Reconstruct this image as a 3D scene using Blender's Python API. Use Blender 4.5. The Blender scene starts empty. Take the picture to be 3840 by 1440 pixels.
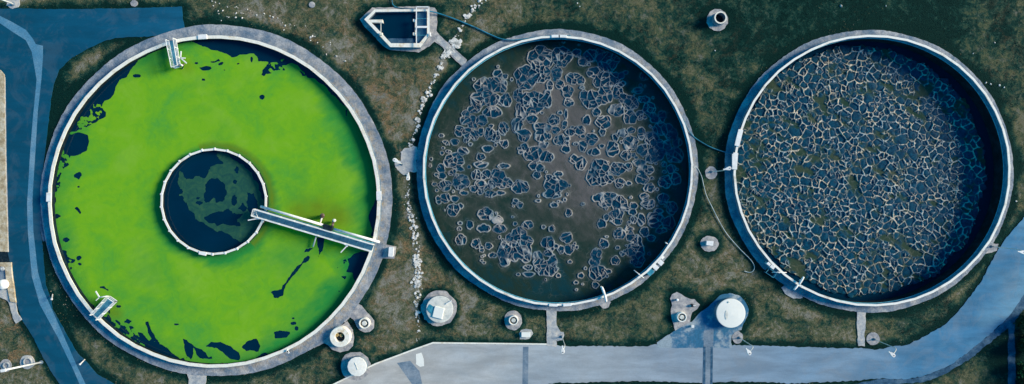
import bpy, math, random
import numpy as np
from mathutils import Vector

# ------------------------------------------------------------------ camera, sky, sun
H = 110.0                     # flying height of the drone, metres
PPM = 24.0                    # pixels of the 3840 px photograph per metre of ground
scene = bpy.context.scene
cam_d = bpy.data.cameras.new('camera')
cam = bpy.data.objects.new('camera', cam_d)
scene.collection.objects.link(cam)
cam.location = (0, 0, H)
cam.rotation_euler = (0, 0, 0)
cam_d.sensor_width = 36.0
cam_d.sensor_fit = 'HORIZONTAL'
cam_d.lens = 36.0 * H / 160.0
cam_d.clip_start = 0.5
cam_d.clip_end = 2000
scene.camera = cam

SUN_ELEV = math.radians(25)
SUN_AZ = math.radians(13)     # direction of the sun, counter-clockwise from +X
world = bpy.data.worlds.new('World')
scene.world = world
world.use_nodes = True
nt = world.node_tree
bg = nt.nodes['Background']
sky = nt.nodes.new('ShaderNodeTexSky')
sky.sky_type = 'NISHITA'
sky.sun_disc = False
sky.sun_elevation = SUN_ELEV
sky.sun_rotation = math.pi / 2 - SUN_AZ
sky.air_density = 1.3
sky.dust_density = 0.2
sky.ozone_density = 6.0
hs = nt.nodes.new('ShaderNodeHueSaturation')
hs.inputs['Saturation'].default_value = 1.75
hs.inputs['Hue'].default_value = 0.485
nt.links.new(sky.outputs[0], hs.inputs['Color'])
nt.links.new(hs.outputs[0], bg.inputs[0])
bg.inputs[1].default_value = 0.125

sun_d = bpy.data.lights.new('sun', 'SUN')
sun_d.energy = 4.9
sun_d.angle = math.radians(18)
sun_d.color = (1.0, 0.83, 0.61)
sun = bpy.data.objects.new('sun', sun_d)
scene.collection.objects.link(sun)
sd = Vector((math.cos(SUN_ELEV) * math.cos(SUN_AZ), math.cos(SUN_ELEV) * math.sin(SUN_AZ), math.sin(SUN_ELEV)))
sun.rotation_euler = sd.to_track_quat('Z', 'Y').to_euler()
sun.location = (60, 40, 60)

scene.view_settings.view_transform = 'Standard'
scene.view_settings.look = 'None'
scene.view_settings.exposure = 0.33
scene.view_settings.gamma = 1.0
scene.render.resolution_x = 1024
scene.render.resolution_y = 384

rnd = random.Random(7)
nrng = np.random.default_rng(11)
COL = scene.collection

# ------------------------------------------------------------------ helpers: measuring
def P(px, py, z=0.0):
    k = (H - z) / H / PPM
    return ((px - 1920) * k, (720 - py) * k, z)

def C(ox, oy, s, pts):
    return [(ox + a / s, oy + b / s) for a, b in pts]

def W(pts, z=0.0):
    return [P(a, b, z)[:2] for a, b in pts]

def spline(pts, closed=True, n=6):
    out = []
    m = len(pts)
    rng = range(m) if closed else range(m - 1)
    for i in rng:
        if closed:
            p0, p1, p2, p3 = pts[i - 1], pts[i], pts[(i + 1) % m], pts[(i + 2) % m]
        else:
            p0, p1, p2, p3 = pts[max(i - 1, 0)], pts[i], pts[i + 1], pts[min(i + 2, m - 1)]
        for k in range(n):
            t = k / n
            q = []
            for j in range(len(p1)):
                a, b, c, d = p0[j], p1[j], p2[j], p3[j]
                q.append(0.5 * ((2 * b) + (-a + c) * t + (2 * a - 5 * b + 4 * c - d) * t * t + (-a + 3 * b - 3 * c + d) * t ** 3))
            out.append(tuple(q))
    if not closed:
        out.append(tuple(pts[-1]))
    return out

def rough(pts, amp=0.08, step=0.35, seed=0):
    """walk along a closed outline and fray it a little"""
    r = random.Random(seed)
    out = []
    m = len(pts)
    for i in range(m):
        a, b = pts[i], pts[(i + 1) % m]
        d = math.hypot(b[0] - a[0], b[1] - a[1])
        k = max(1, int(d / step))
        for j in range(k):
            t = j / k
            out.append((a[0] + (b[0] - a[0]) * t + r.uniform(-amp, amp), a[1] + (b[1] - a[1]) * t + r.uniform(-amp, amp)))
    return out

def ellipse(cx, cy, rx, ry=None, n=48, a0=0.0):
    ry = rx if ry is None else ry
    return [(cx + rx * math.cos(a0 + 2 * math.pi * i / n), cy + ry * math.sin(a0 + 2 * math.pi * i / n)) for i in range(n)]

# ------------------------------------------------------------------ helpers: objects
def tag(o, label=None, cat=None, group=None, kind=None):
    if label: o['label'] = label
    if cat: o['category'] = cat
    if group: o['group'] = group
    if kind: o['kind'] = kind
    return o

def empty(name, loc, label, cat, group=None):
    o = bpy.data.objects.new(name, None)
    COL.objects.link(o)
    o.location = loc
    o.empty_display_size = 0.5
    return tag(o, label, cat, group)

def wloc(o):
    v = Vector((0, 0, 0))
    while o is not None:
        v = v + o.location
        o = o.parent
    return v

class MB:
    def __init__(s):
        s.v = []; s.f = []
    def quadstrip(s, rings, closed=True, cap0=False, cap1=False, wrap=False):
        base = len(s.v); n = len(rings[0]); m = len(rings)
        for r in rings: s.v.extend(r)
        for i in range(m if wrap else m - 1):
            i2 = (i + 1) % m
            for j in range(n if closed else n - 1):
                j2 = (j + 1) % n
                s.f.append((base + i * n + j, base + i * n + j2, base + i2 * n + j2, base + i2 * n + j))
        if cap0: s.f.append(tuple(base + j for j in reversed(range(n))))
        if cap1: s.f.append(tuple(base + (m - 1) * n + j for j in range(n)))
        return s
    def prism(s, poly, z0, z1, bottom=False):
        a = sum(poly[i - 1][0] * poly[i][1] - poly[i][0] * poly[i - 1][1] for i in range(len(poly)))
        if a < 0: poly = poly[::-1]
        return s.quadstrip([[(x, y, z0) for x, y in poly], [(x, y, z1) for x, y in poly]], True, bottom, True)
    def sheet(s, poly, z):
        a = sum(poly[i - 1][0] * poly[i][1] - poly[i][0] * poly[i - 1][1] for i in range(len(poly)))
        if a < 0: poly = poly[::-1]
        b = len(s.v); s.v += [(x, y, z) for x, y in poly]; s.f.append(tuple(range(b, b + len(poly))))
        return s
    def box(s, c, size, rot=0.0, bev=0.0):
        hx, hy, hz = size[0] / 2, size[1] / 2, size[2] / 2
        co, si = math.cos(rot), math.sin(rot)
        def oct_(ix, iy):
            p = [(-hx + ix, -hy), (hx - ix, -hy), (hx, -hy + iy), (hx, hy - iy), (hx - ix, hy), (-hx + ix, hy), (-hx, hy - iy), (-hx, -hy + iy)]
            return p
        b = bev if bev else min(hx, hy) * 0.08
        def ring(z, sc):
            return [(c[0] + (x * sc) * co - (y * sc) * si, c[1] + (x * sc) * si + (y * sc) * co, c[2] + z) for x, y in oct_(b, b)]
        k = 1 - b / max(hx, hy)
        s.quadstrip([ring(-hz, 1), ring(hz - b * 0.8, 1), ring(hz, k)], True, True, True)
        return s
    def bar(s, a, b, w, h=None, up=(0, 0, 1)):
        h = w if h is None else h
        a = Vector(a); b = Vector(b); d = (b - a).normalized()
        u = Vector(up)
        if abs(d.dot(u)) > 0.98: u = Vector((0, 1, 0))
        x = d.cross(u).normalized() * (w / 2); y = x.cross(d).normalized() * (h / 2)
        r = lambda p: [tuple(p + x + y), tuple(p - x + y), tuple(p - x - y), tuple(p + x - y)]
        return s.quadstrip([r(a), r(b)], True, True, True)
    def tube(s, pts, r, n=8, caps=True):
        rings = []
        pts = [Vector(p) for p in pts]
        for i, p in enumerate(pts):
            d = (pts[min(i + 1, len(pts) - 1)] - pts[max(i - 1, 0)]).normalized()
            u = Vector((0, 0, 1)) if abs(d.z) < 0.95 else Vector((0, 1, 0))
            x = d.cross(u).normalized(); y = x.cross(d)
            rr = r[i] if isinstance(r, (list, tuple)) else r
            rings.append([tuple(p + (x * math.cos(2 * math.pi * k / n) + y * math.sin(2 * math.pi * k / n)) * rr) for k in range(n)])
        return s.quadstrip(rings, True, caps, caps)
    def annulus(s, cx, cy, ri, ro, z0, z1, n=96, ry=1.0, a0=0.0, jit=0.0):
        """closed ring wall with rectangular section"""
        rr = random.Random(int(cx * 10 + cy + n))
        rings = []
        for i in range(n):
            a = a0 + 2 * math.pi * i / n
            c, q = math.cos(a), math.sin(a) * ry
            j = rr.uniform(-jit, jit)
            rings.append([(cx + (ri + j) * c, cy + (ri + j) * q, z0), (cx + (ri + j) * c, cy + (ri + j) * q, z1),
                          (cx + (ro + j) * c, cy + (ro + j) * q, z1), (cx + (ro + j) * c, cy + (ro + j) * q, z0)])
        return s.quadstrip(rings, True, wrap=True)
    def lathe(s, cx, cy, prof, n=40, capend=False, a0=0.0):
        rings = [[(cx + r * math.cos(a0 + 2 * math.pi * k / n), cy + r * math.sin(a0 + 2 * math.pi * k / n), z) for k in range(n)] for r, z in prof]
        return s.quadstrip(rings, True, False, capend)
    def build(s, name, mat, parent=None, smooth=False):
        base = wloc(parent) if parent else Vector((0, 0, 0))
        me = bpy.data.meshes.new(name)
        loc = Vector((0, 0, 0))
        if parent is None and s.v:
            xs = [p[0] for p in s.v]; ys = [p[1] for p in s.v]; zs = [p[2] for p in s.v]
            loc = Vector(((min(xs) + max(xs)) / 2, (min(ys) + max(ys)) / 2, min(zs)))
            base = loc
        me.from_pydata([(p[0] - base.x, p[1] - base.y, p[2] - base.z) for p in s.v], [], s.f)
        me.update()
        me.materials.append(mat)
        if smooth:
            me.polygons.foreach_set('use_smooth', [True] * len(me.polygons))
        o = bpy.data.objects.new(name, me)
        COL.objects.link(o)
        o.parent = parent
        o.location = loc
        return o

# ------------------------------------------------------------------ helpers: fields
def vnoise(x, y, sc, seed):
    r = np.random.default_rng(seed)
    G = r.random((256, 256))
    u = x / sc + 57.3; v = y / sc + 91.7
    i = np.floor(u).astype(int); j = np.floor(v).astype(int)
    fu = u - i; fv = v - j
    fu = fu * fu * (3 - 2 * fu); fv = fv * fv * (3 - 2 * fv)
    g = lambda a, b: G[a % 256, b % 256]
    return (g(i, j) * (1 - fu) + g(i + 1, j) * fu) * (1 - fv) + (g(i, j + 1) * (1 - fu) + g(i + 1, j + 1) * fu) * fv

def fbm(x, y, sc, seed, o=4):
    a = 0; t = 0; w = 1.0
    for k in range(o):
        a = a + w * vnoise(x, y, sc / 2 ** k, seed + k * 13); t += w; w *= 0.55
    return a / t

def sdf_poly(X, Y, poly, reach=3.0):
    """distance (positive inside) to a polygon on grid X,Y; -reach far away"""
    out = np.full(X.shape, -reach)
    px = np.array([p[0] for p in poly]); py = np.array([p[1] for p in poly])
    xs = X[0, :]; ys = Y[:, 0]
    i0, i1 = np.searchsorted(xs, [px.min() - reach, px.max() + reach])
    j0, j1 = np.searchsorted(ys, [py.min() - reach, py.max() + reach])
    if i1 <= i0 or j1 <= j0: return out
    x = X[j0:j1, i0:i1]; y = Y[j0:j1, i0:i1]
    d = np.full(x.shape, 1e9); ins = np.zeros(x.shape, bool)
    n = len(poly)
    for k in range(n):
        ax, ay = px[k], py[k]; bx, by = px[(k + 1) % n], py[(k + 1) % n]
        ex, ey = bx - ax, by - ay
        L = ex * ex + ey * ey + 1e-12
        t = np.clip(((x - ax) * ex + (y - ay) * ey) / L, 0, 1)
        d = np.minimum(d, np.hypot(x - ax - t * ex, y - ay - t * ey))
        if by != ay:
            c = ((ay > y) != (by > y)) & (x < (bx - ax) * (y - ay) / (by - ay) + ax)
            ins ^= c
    out[j0:j1, i0:i1] = np.maximum(np.where(ins, d, -d), -reach)
    return out

def march(X, Y, F, Z, name, mat, parent=None, attrs=None, smooth=True):
    """mesh of the part of the grid where F > 0, cut cleanly along F = 0"""
    ny, nx = X.shape
    attrs = attrs or {}
    verts = []; faces = []; av = {k: [] for k in attrs}
    vid = {}
    def gv(j, i):
        k = (j, i)
        if k not in vid:
            vid[k] = len(verts); verts.append((X[j, i], Y[j, i], Z[j, i]))
            for a in attrs: av[a].append(attrs[a][j, i])
        return vid[k]
    def ev(j, i, j2, i2):
        if (j2, i2) < (j, i): j, i, j2, i2 = j2, i2, j, i
        k = (j, i, j2, i2)
        if k not in vid:
            t = F[j, i] / (F[j, i] - F[j2, i2])
            vid[k] = len(verts)
            verts.append((X[j, i] + t * (X[j2, i2] - X[j, i]), Y[j, i] + t * (Y[j2, i2] - Y[j, i]), Z[j, i] + t * (Z[j2, i2] - Z[j, i])))
            for a in attrs: av[a].append(attrs[a][j, i] * (1 - t) + attrs[a][j2, i2] * t)
        return vid[k]
    pos = F > 0
    cnt = pos[:-1, :-1].astype(int) + pos[1:, :-1] + pos[:-1, 1:] + pos[1:, 1:]
    for j, i in zip(*np.nonzero(cnt)):
        cs = ((j, i), (j, i + 1), (j + 1, i + 1), (j + 1, i))
        if cnt[j, i] == 4:
            faces.append(tuple(gv(*c) for c in cs)); continue
        f = []
        for k in range(4):
            a = cs[k]; b = cs[(k + 1) % 4]
            if pos[a]: f.append(gv(*a))
            if pos[a] != pos[b]: f.append(ev(*a, *b))
        if len(f) > 2: faces.append(tuple(f))
    base = wloc(parent) if parent else Vector((0, 0, 0))
    va = np.array(verts)
    loc = Vector((0, 0, 0))
    if parent is None:
        c = (va.min(0) + va.max(0)) / 2
        loc = Vector((c[0], c[1], va[:, 2].min())); base = loc
    va = va - np.array(base)
    me = bpy.data.meshes.new(name)
    me.from_pydata(va.tolist(), [], faces); me.update()
    me.materials.append(mat)
    if smooth: me.polygons.foreach_set('use_smooth', [True] * len(me.polygons))
    for a in attrs:
        at = me.attributes.new(a, 'FLOAT', 'POINT'); at.data.foreach_set('value', np.array(av[a], dtype=np.float32))
    o = bpy.data.objects.new(name, me); COL.objects.link(o); o.parent = parent; o.location = loc
    return o

# ------------------------------------------------------------------ helpers: materials
class M:
    def __init__(s, name, rough=0.8, spec=0.3, metal=0.0):
        s.m = bpy.data.materials.new(name); s.m.use_nodes = True
        s.t = s.m.node_tree; s.N = s.t.nodes; s.L = s.t.links
        s.b = s.N['Principled BSDF']
        s.b.inputs['Roughness'].default_value = rough
        s.b.inputs['Specular IOR Level'].default_value = spec
        s.b.inputs['Metallic'].default_value = metal
        g = s.N.new('ShaderNodeNewGeometry'); s.pos = g.outputs['Position']
    def noise(s, scale, detail=5, rough=0.6, dist=0.0, stretch=None):
        n = s.N.new('ShaderNodeTexNoise')
        n.inputs['Scale'].default_value = scale; n.inputs['Detail'].default_value = detail
        n.inputs['Roughness'].default_value = rough; n.inputs['Distortion'].default_value = dist
        v = s.pos
        if stretch:
            mp = s.N.new('ShaderNodeMapping'); mp.inputs['Scale'].default_value = stretch
            mp.inputs['Rotation'].default_value = (0, 0, 0.0)
            s.L.new(v, mp.inputs['Vector']); v = mp.outputs[0]
        s.L.new(v, n.inputs['Vector'])
        return n.outputs['Fac']
    def voronoi(s, scale, feature='F1', out='Distance'):
        n = s.N.new('ShaderNodeTexVoronoi'); n.feature = feature
        n.inputs['Scale'].default_value = scale
        s.L.new(s.pos, n.inputs['Vector'])
        return n.outputs[out]
    def attr(s, name):
        n = s.N.new('ShaderNodeAttribute'); n.attribute_name = name
        return n.outputs['Fac']
    def ramp(s, fac, stops, interp='LINEAR'):
        r = s.N.new('ShaderNodeValToRGB'); r.color_ramp.interpolation = interp
        e = r.color_ramp.elements
        while len(e) < len(stops): e.new(0.5)
        for k, (p, c) in enumerate(stops):
            e[k].position = p; e[k].color = (*c, 1) if len(c) == 3 else c
        s.L.new(fac, r.inputs[0])
        return r.outputs['Color']
    def map(s, fac, a, b, c=0.0, d=1.0):
        n = s.N.new('ShaderNodeMapRange')
        for k, v in zip((1, 2, 3, 4), (a, b, c, d)): n.inputs[k].default_value = v
        s.L.new(fac, n.inputs[0]); return n.outputs[0]
    def math(s, op, a, b):
        n = s.N.new('ShaderNodeMath'); n.operation = op
        for k, v in enumerate((a, b)):
            if isinstance(v, (int, float)): n.inputs[k].default_value = v
            else: s.L.new(v, n.inputs[k])
        return n.outputs[0]
    def mix(s, fac, a, b, mode='MIX'):
        n = s.N.new('ShaderNodeMix'); n.data_type = 'RGBA'; n.blend_type = mode
        if isinstance(fac, (int, float)): n.inputs[0].default_value = fac
        else: s.L.new(fac, n.inputs[0])
        for k, v in ((6, a), (7, b)):
            if isinstance(v, tuple): n.inputs[k].default_value = (*v, 1)
            else: s.L.new(v, n.inputs[k])
        return n.outputs[2]
    def color(s, c):
        if isinstance(c, tuple): s.b.inputs['Base Color'].default_value = (*c, 1)
        else: s.L.new(c, s.b.inputs['Base Color'])
        return s
    def bump(s, h, strength=0.5, dist=0.1):
        n = s.N.new('ShaderNodeBump'); n.inputs['Strength'].default_value = strength; n.inputs['Distance'].default_value = dist
        s.L.new(h, n.inputs['Height']); s.L.new(n.outputs[0], s.b.inputs['Normal']); return s
    def set(s, k, v):
        if isinstance(v, (int, float)): s.b.inputs[k].default_value = v
        else: s.L.new(v, s.b.inputs[k])
        return s

def mottled(name, c1, c2, c3, scale=1.2, fine=6.0, rough=0.85, bump=0.4, bd=0.05, spec=0.25, lo=0.38, hi=0.62, fa=0.28):
    k = M(name, rough, spec)
    a = k.ramp(k.noise(scale, 6, 0.65), [(lo, c1), ((lo + hi) / 2, c2), (hi, c3)])
    f = k.map(k.noise(fine, 4, 0.7), 0.25, 0.75, 1 - fa, 1 + fa)
    n = k.N.new('ShaderNodeCombineXYZ')
    for i in range(3): k.L.new(f, n.inputs[i])
    k.color(k.mix(1.0, a, n.outputs[0], 'MULTIPLY'))
    k.bump(k.noise(fine * 1.3, 5, 0.7), bump, bd)
    return k

# grass --------------------------------------------------------------------
g = M('grass', 0.95, 0.1)
n1 = g.noise(0.16, 7, 0.68, 0.6)
n2 = g.noise(0.75, 8, 0.75, 0.8)
n3 = g.noise(2.6, 6, 0.8, 0.4)
n4 = g.noise(9.0, 4, 0.8)
mixv = g.math('ADD', g.math('MULTIPLY', n1, 0.42), g.math('ADD', g.math('MULTIPLY', n2, 0.40), g.math('MULTIPLY', n3, 0.18)))
mixv = g.map(mixv, 0.425, 0.575, 0.10, 0.90)
mixv = g.math('ADD', mixv, g.math('MULTIPLY', g.attr('dry'), 0.16))
mixv = g.math('SUBTRACT', mixv, g.math('MULTIPLY', g.attr('deep_green'), 0.70))
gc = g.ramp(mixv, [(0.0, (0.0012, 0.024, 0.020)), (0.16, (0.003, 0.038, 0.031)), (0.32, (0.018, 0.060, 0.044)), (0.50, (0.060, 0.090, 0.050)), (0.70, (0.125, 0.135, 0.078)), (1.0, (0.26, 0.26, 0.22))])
warm = g.ramp(g.noise(0.45, 7, 0.75, 1.0), [(0.47, (0, 0, 0)), (0.60, (1, 1, 1))])
wf = g.math('MULTIPLY', g.math('MULTIPLY', g.math('MULTIPLY', warm, g.map(g.attr('deep_green'), 0.15, 0.7, 1.0, 0.0)), g.math('MULTIPLY', g.attr('dry'), 1.2)), g.ramp(n3, [(0.42, (0.1, 0.1, 0.1)), (0.6, (1, 1, 1))]))
gc = g.mix(wf, gc, g.ramp(n4, [(0.35, (0.13, 0.085, 0.038)), (0.65, (0.33, 0.22, 0.12))]))
blu = g.ramp(g.noise(0.7, 6, 0.75, 0.3), [(0.54, (0, 0, 0)), (0.66, (1, 1, 1))])
gc = g.mix(g.math('MULTIPLY', g.math('MULTIPLY', blu, g.map(mixv, 0.2, 0.7)), 0.6), gc, (0.20, 0.21, 0.21))
f4 = g.map(n4, 0.35, 0.65, 0.72, 1.28)
cx = g.N.new('ShaderNodeCombineXYZ')
for i in range(3): g.L.new(f4, cx.inputs[i])
g.color(g.mix(1.0, gc, cx.outputs[0], 'MULTIPLY'))
g.bump(g.math('ADD', g.math('MULTIPLY', n3, 1.0), g.math('MULTIPLY', n4, 0.5)), 0.9, 0.25)
GRASS = g.m

def road_mat(name, stops, x0, x1, wearing=0.06, amp=0.12):
    k = M(name, 0.85, 0.12)
    sep = k.N.new('ShaderNodeSeparateXYZ'); k.L.new(k.pos, sep.inputs[0])
    big = k.noise(0.06, 4, 0.6, 0.5)
    xx = k.map(sep.outputs[0], x0, x1)
    xx = k.math('ADD', xx, k.map(big, 0.3, 0.7, -0.10, 0.10))
    c = k.ramp(xx, stops)
    st = k.noise(0.35, 6, 0.65, 0.3, (0.35, 1.6, 1.0))
    m = k.map(st, 0.37, 0.63, 1 - amp, 1 + amp)
    m = k.math('MULTIPLY', m, k.map(k.noise(7.0, 4, 0.8), 0.25, 0.75, 0.88, 1.12))
    n = k.N.new('ShaderNodeCombineXYZ')
    for i in range(3): k.L.new(m, n.inputs[i])
    c = k.mix(1.0, c, n.outputs[0], 'MULTIPLY')
    wear = k.ramp(k.noise(0.22, 6, 0.7, 1.2), [(0.5, (0, 0, 0)), (0.6, (1, 1, 1))])
    c = k.mix(k.math('MULTIPLY', wear, wearing), c, (0.30, 0.30, 0.30))
    k.color(c); k.bump(k.noise(14.0, 4, 0.7), 0.3, 0.02)
    return k.m

ASPHALT = road_mat('blue_asphalt', [(0.0, (0.0015, 0.070, 0.130)), (0.45, (0.002, 0.082, 0.158)), (1.0, (0.006, 0.100, 0.190))], -80, -50)
ROAD = road_mat('pale_concrete_road', [(0.0, (0.50, 0.48, 0.44)), (0.25, (0.37, 0.42, 0.455)), (0.50, (0.27, 0.34, 0.41)), (0.74, (0.18, 0.29, 0.40)), (0.90, (0.055, 0.20, 0.35)), (1.0, (0.13, 0.29, 0.42))], -28, 82, 0.16, 0.15)
VERGE = mottled('blue_verge_slabs', (0.012, 0.06, 0.12), (0.03, 0.10, 0.18), (0.08, 0.16, 0.24), 0.8, 6).m
CHANNEL = mottled('pale_blue_channel', (0.06, 0.22, 0.36), (0.09, 0.25, 0.38), (0.16, 0.31, 0.42), 0.25, 5, bump=0.15).m
CHANNEL2 = mottled('grey_blue_channel', (0.12, 0.19, 0.26), (0.17, 0.24, 0.31), (0.24, 0.30, 0.36), 0.4, 5, bump=0.15).m
APRON = mottled('blue_apron', (0.03, 0.15, 0.27), (0.10, 0.21, 0.32), (0.30, 0.38, 0.43), 0.32, 4.0, lo=0.45, hi=0.57, bump=0.3).m

k = M('gravel', 0.95, 0.15)
ng = k.noise(0.45, 6, 0.7, 0.3); nf = k.noise(5.0, 5, 0.8)
c = k.ramp(ng, [(0.38, (0.12, 0.19, 0.27)), (0.5, (0.24, 0.285, 0.34)), (0.62, (0.42, 0.44, 0.46))])
c = k.mix(k.math('MULTIPLY', k.ramp(k.noise(0.8, 6, 0.8, 0.5), [(0.45, (0, 0, 0)), (0.60, (1, 1, 1))]), k.attr('ochre')), c, (0.50, 0.37, 0.20))
vv = k.map(nf, 0.25, 0.75, 0.55, 1.45)
n = k.N.new('ShaderNodeCombineXYZ')
for i in range(3): k.L.new(vv, n.inputs[i])
k.color(k.mix(1.0, c, n.outputs[0], 'MULTIPLY')); k.bump(k.voronoi(4.5), 0.3, 0.08)
GRAVEL = k.m

PAD = mottled('concrete_pad', (0.24, 0.26, 0.29), (0.36, 0.36, 0.37), (0.50, 0.48, 0.46), 1.1, 5, bump=0.5, bd=0.06).m
PALEPATH = mottled('pale_path_concrete', (0.30, 0.34, 0.38), (0.44, 0.46, 0.46), (0.58, 0.55, 0.50), 0.9, 5, bump=0.3).m
RIM = mottled('white_coping', (0.68, 0.55, 0.38), (0.85, 0.80, 0.67), (0.9, 0.88, 0.78), 0.9, 4, rough=0.6, bump=0.2, lo=0.3, hi=0.52, fa=0.15).m
RIM2 = mottled('clean_white_coping', (0.58, 0.54, 0.45), (0.86, 0.83, 0.74), (0.9, 0.89, 0.82), 0.7, 4, rough=0.6, bump=0.1, lo=0.3, hi=0.52, fa=0.12).m
WALL = mottled('damp_dark_concrete', (0.0008, 0.006, 0.010), (0.0015, 0.010, 0.016), (0.004, 0.02, 0.03), 0.8, 4).m  # near-black colour carries the shade on the inner tank walls
OUTW = mottled('outer_wall_concrete', (0.10, 0.16, 0.22), (0.17, 0.23, 0.29), (0.25, 0.30, 0.34), 0.8, 4).m
TEAL = mottled('teal_painted_steel', (0.02, 0.20, 0.30), (0.04, 0.28, 0.39), (0.09, 0.36, 0.46), 2.0, 6, rough=0.5, bump=0.1).m
TEALL = mottled('pale_teal_edge', (0.06, 0.36, 0.50), (0.12, 0.46, 0.58), (0.2, 0.52, 0.6), 2.0, 6, rough=0.5, bump=0.1).m
TEALD = mottled('blue_wall_liner', (0.015, 0.14, 0.24), (0.03, 0.22, 0.34), (0.06, 0.28, 0.40), 1.0, 6, rough=0.6, bump=0.1).m  # blue stands for light on the upper tank wall
WHITE = mottled('white_paint', (0.74, 0.75, 0.73), (0.84, 0.85, 0.83), (0.9, 0.9, 0.88), 1.2, 8, rough=0.45, bump=0.08, fa=0.08).m
CAPW = mottled('chalk_white_lid', (0.84, 0.85, 0.79), (0.88, 0.88, 0.81), (0.9, 0.9, 0.83), 0.5, 3, fa=0.03, rough=0.5, bump=0.05).m
LID = mottled('weathered_white_lid', (0.50, 0.54, 0.52), (0.68, 0.69, 0.63), (0.82, 0.80, 0.72), 0.7, 3, rough=0.6, bump=0.1, fa=0.12).m
DECK = M('blue_grating', 0.55, 0.4, 0.1)
DECK.color(DECK.ramp(DECK.noise(0.9, 5, 0.7), [(0.3, (0.02, 0.10, 0.18)), (0.7, (0.06, 0.20, 0.31))])); DECK = DECK.m
DECKL = mottled('light_blue_deck', (0.03, 0.16, 0.27), (0.06, 0.25, 0.36), (0.12, 0.34, 0.44), 0.9, 5, rough=0.5, bump=0.1).m
DARK = mottled('black_steel', (0.004, 0.010, 0.015), (0.008, 0.02, 0.03), (0.02, 0.035, 0.045), 2.0, 6, rough=0.5).m
BROWN = mottled('rusty_motor', (0.08, 0.05, 0.035), (0.16, 0.12, 0.10), (0.30, 0.26, 0.24), 2.0, 6).m
BRASS = mottled('brass_valve', (0.35, 0.24, 0.08), (0.55, 0.42, 0.18), (0.7, 0.6, 0.35), 2.0, 6, rough=0.4).m
STONE = mottled('white_stone', (0.30, 0.31, 0.29), (0.68, 0.67, 0.62), (0.82, 0.80, 0.76), 2.0, 8).m
BEIGE = mottled('beige_stone_coping', (0.36, 0.28, 0.17), (0.50, 0.42, 0.28), (0.60, 0.54, 0.42), 1.1, 4, bump=0.6).m
HOSE = mottled('teal_hose', (0.012, 0.13, 0.22), (0.02, 0.19, 0.30), (0.05, 0.26, 0.37), 1.0, 5, rough=0.4).m
HOSEW = mottled('grey_hose', (0.30, 0.42, 0.46), (0.42, 0.52, 0.55), (0.58, 0.64, 0.64), 1.0, 5, rough=0.4).m

def water_mat(name, c, rough=0.12):
    k = M(name, rough, 0.5); k.b.inputs['IOR'].default_value = 1.33
    k.color(k.ramp(k.noise(0.12, 4), [(0.3, tuple(v * 0.8 for v in c)), (0.7, tuple(v * 1.2 for v in c))]))
    k.bump(k.noise(1.6, 3), 0.08, 0.05)
    return k.m
WATER = water_mat('dark_water', (0.0004, 0.022, 0.052))
WATER2 = water_mat('basin_water', (0.002, 0.05, 0.115))

k = M('green_algae', 0.75, 0.25)
na = k.noise(0.10, 5, 0.55, 0.6); nb = k.noise(0.55, 6, 0.6, 1.2)
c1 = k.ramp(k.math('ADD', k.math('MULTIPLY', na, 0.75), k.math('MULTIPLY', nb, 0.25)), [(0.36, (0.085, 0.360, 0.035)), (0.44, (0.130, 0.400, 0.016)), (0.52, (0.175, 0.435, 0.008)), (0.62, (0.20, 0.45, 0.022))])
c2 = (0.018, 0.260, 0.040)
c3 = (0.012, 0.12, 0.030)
th = k.attr('thin')  # thin algae and wall shade, both painted into the green
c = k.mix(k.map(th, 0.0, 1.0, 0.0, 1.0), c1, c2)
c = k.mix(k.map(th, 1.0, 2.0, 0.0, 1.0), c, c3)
c = k.mix(k.attr('olive'), c, (0.135, 0.24, 0.006))
c = k.mix(k.math('MULTIPLY', k.ramp(k.noise(6.0, 3, 0.7), [(0.55, (0, 0, 0)), (0.8, (1, 1, 1))]), 0.18), c, (0.28, 0.5, 0.03))
k.color(c); k.bump(nb, 0.25, 0.1)
ALGAE = k.m
k = M('thin_algae_film', 0.6, 0.3)
k.color(k.ramp(k.noise(0.7, 6, 0.7, 1.5), [(0.3, (0.006, 0.055, 0.055)), (0.5, (0.016, 0.090, 0.058)), (0.7, (0.042, 0.125, 0.060))]))
FILM = k.m

def foam_mat(name, dark, navy, mem, scum):
    k = M(name, 0.5, 0.06)
    a = k.attr('mem'); s_ = k.attr('scum')
    d = k.ramp(k.noise(1.5, 7, 0.8, 1.0), [(0.38, dark), (0.62, navy)])
    sc = k.ramp(k.math('ADD', k.math('MULTIPLY', k.noise(0.5, 5, 0.7, 0.8), 0.4), k.math('MULTIPLY', k.attr('tone'), 0.6)), scum)
    c = k.mix(s_, d, sc)
    mm = k.ramp(k.noise(0.5, 5, 0.7), mem)
    c = k.mix(a, c, mm)
    k.color(c)
    k.set('Roughness', k.map(s_, 0, 1, 0.45, 0.8))
    k.bump(k.noise(4.0, 5, 0.7), 0.35, 0.06)
    return k.m
FOAM2 = foam_mat('scum_with_bubbles', (0.0006, 0.022, 0.050), (0.003, 0.060, 0.115), [(0.4, (0.23, 0.29, 0.32)), (0.6, (0.46, 0.43, 0.39))],
                 [(0.12, (0.002, 0.045, 0.065)), (0.36, (0.014, 0.038, 0.032)), (0.6, (0.046, 0.060, 0.053)), (0.85, (0.115, 0.112, 0.112))])
FOAM3 = foam_mat('dense_foam', (0.0003, 0.024, 0.056), (0.0015, 0.078, 0.140), [(0.4, (0.36, 0.44, 0.46)), (0.6, (0.72, 0.60, 0.44))],
                 [(0.2, (0.004, 0.040, 0.042)), (0.5, (0.018, 0.055, 0.038)), (0.8, (0.055, 0.075, 0.048))])

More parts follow.
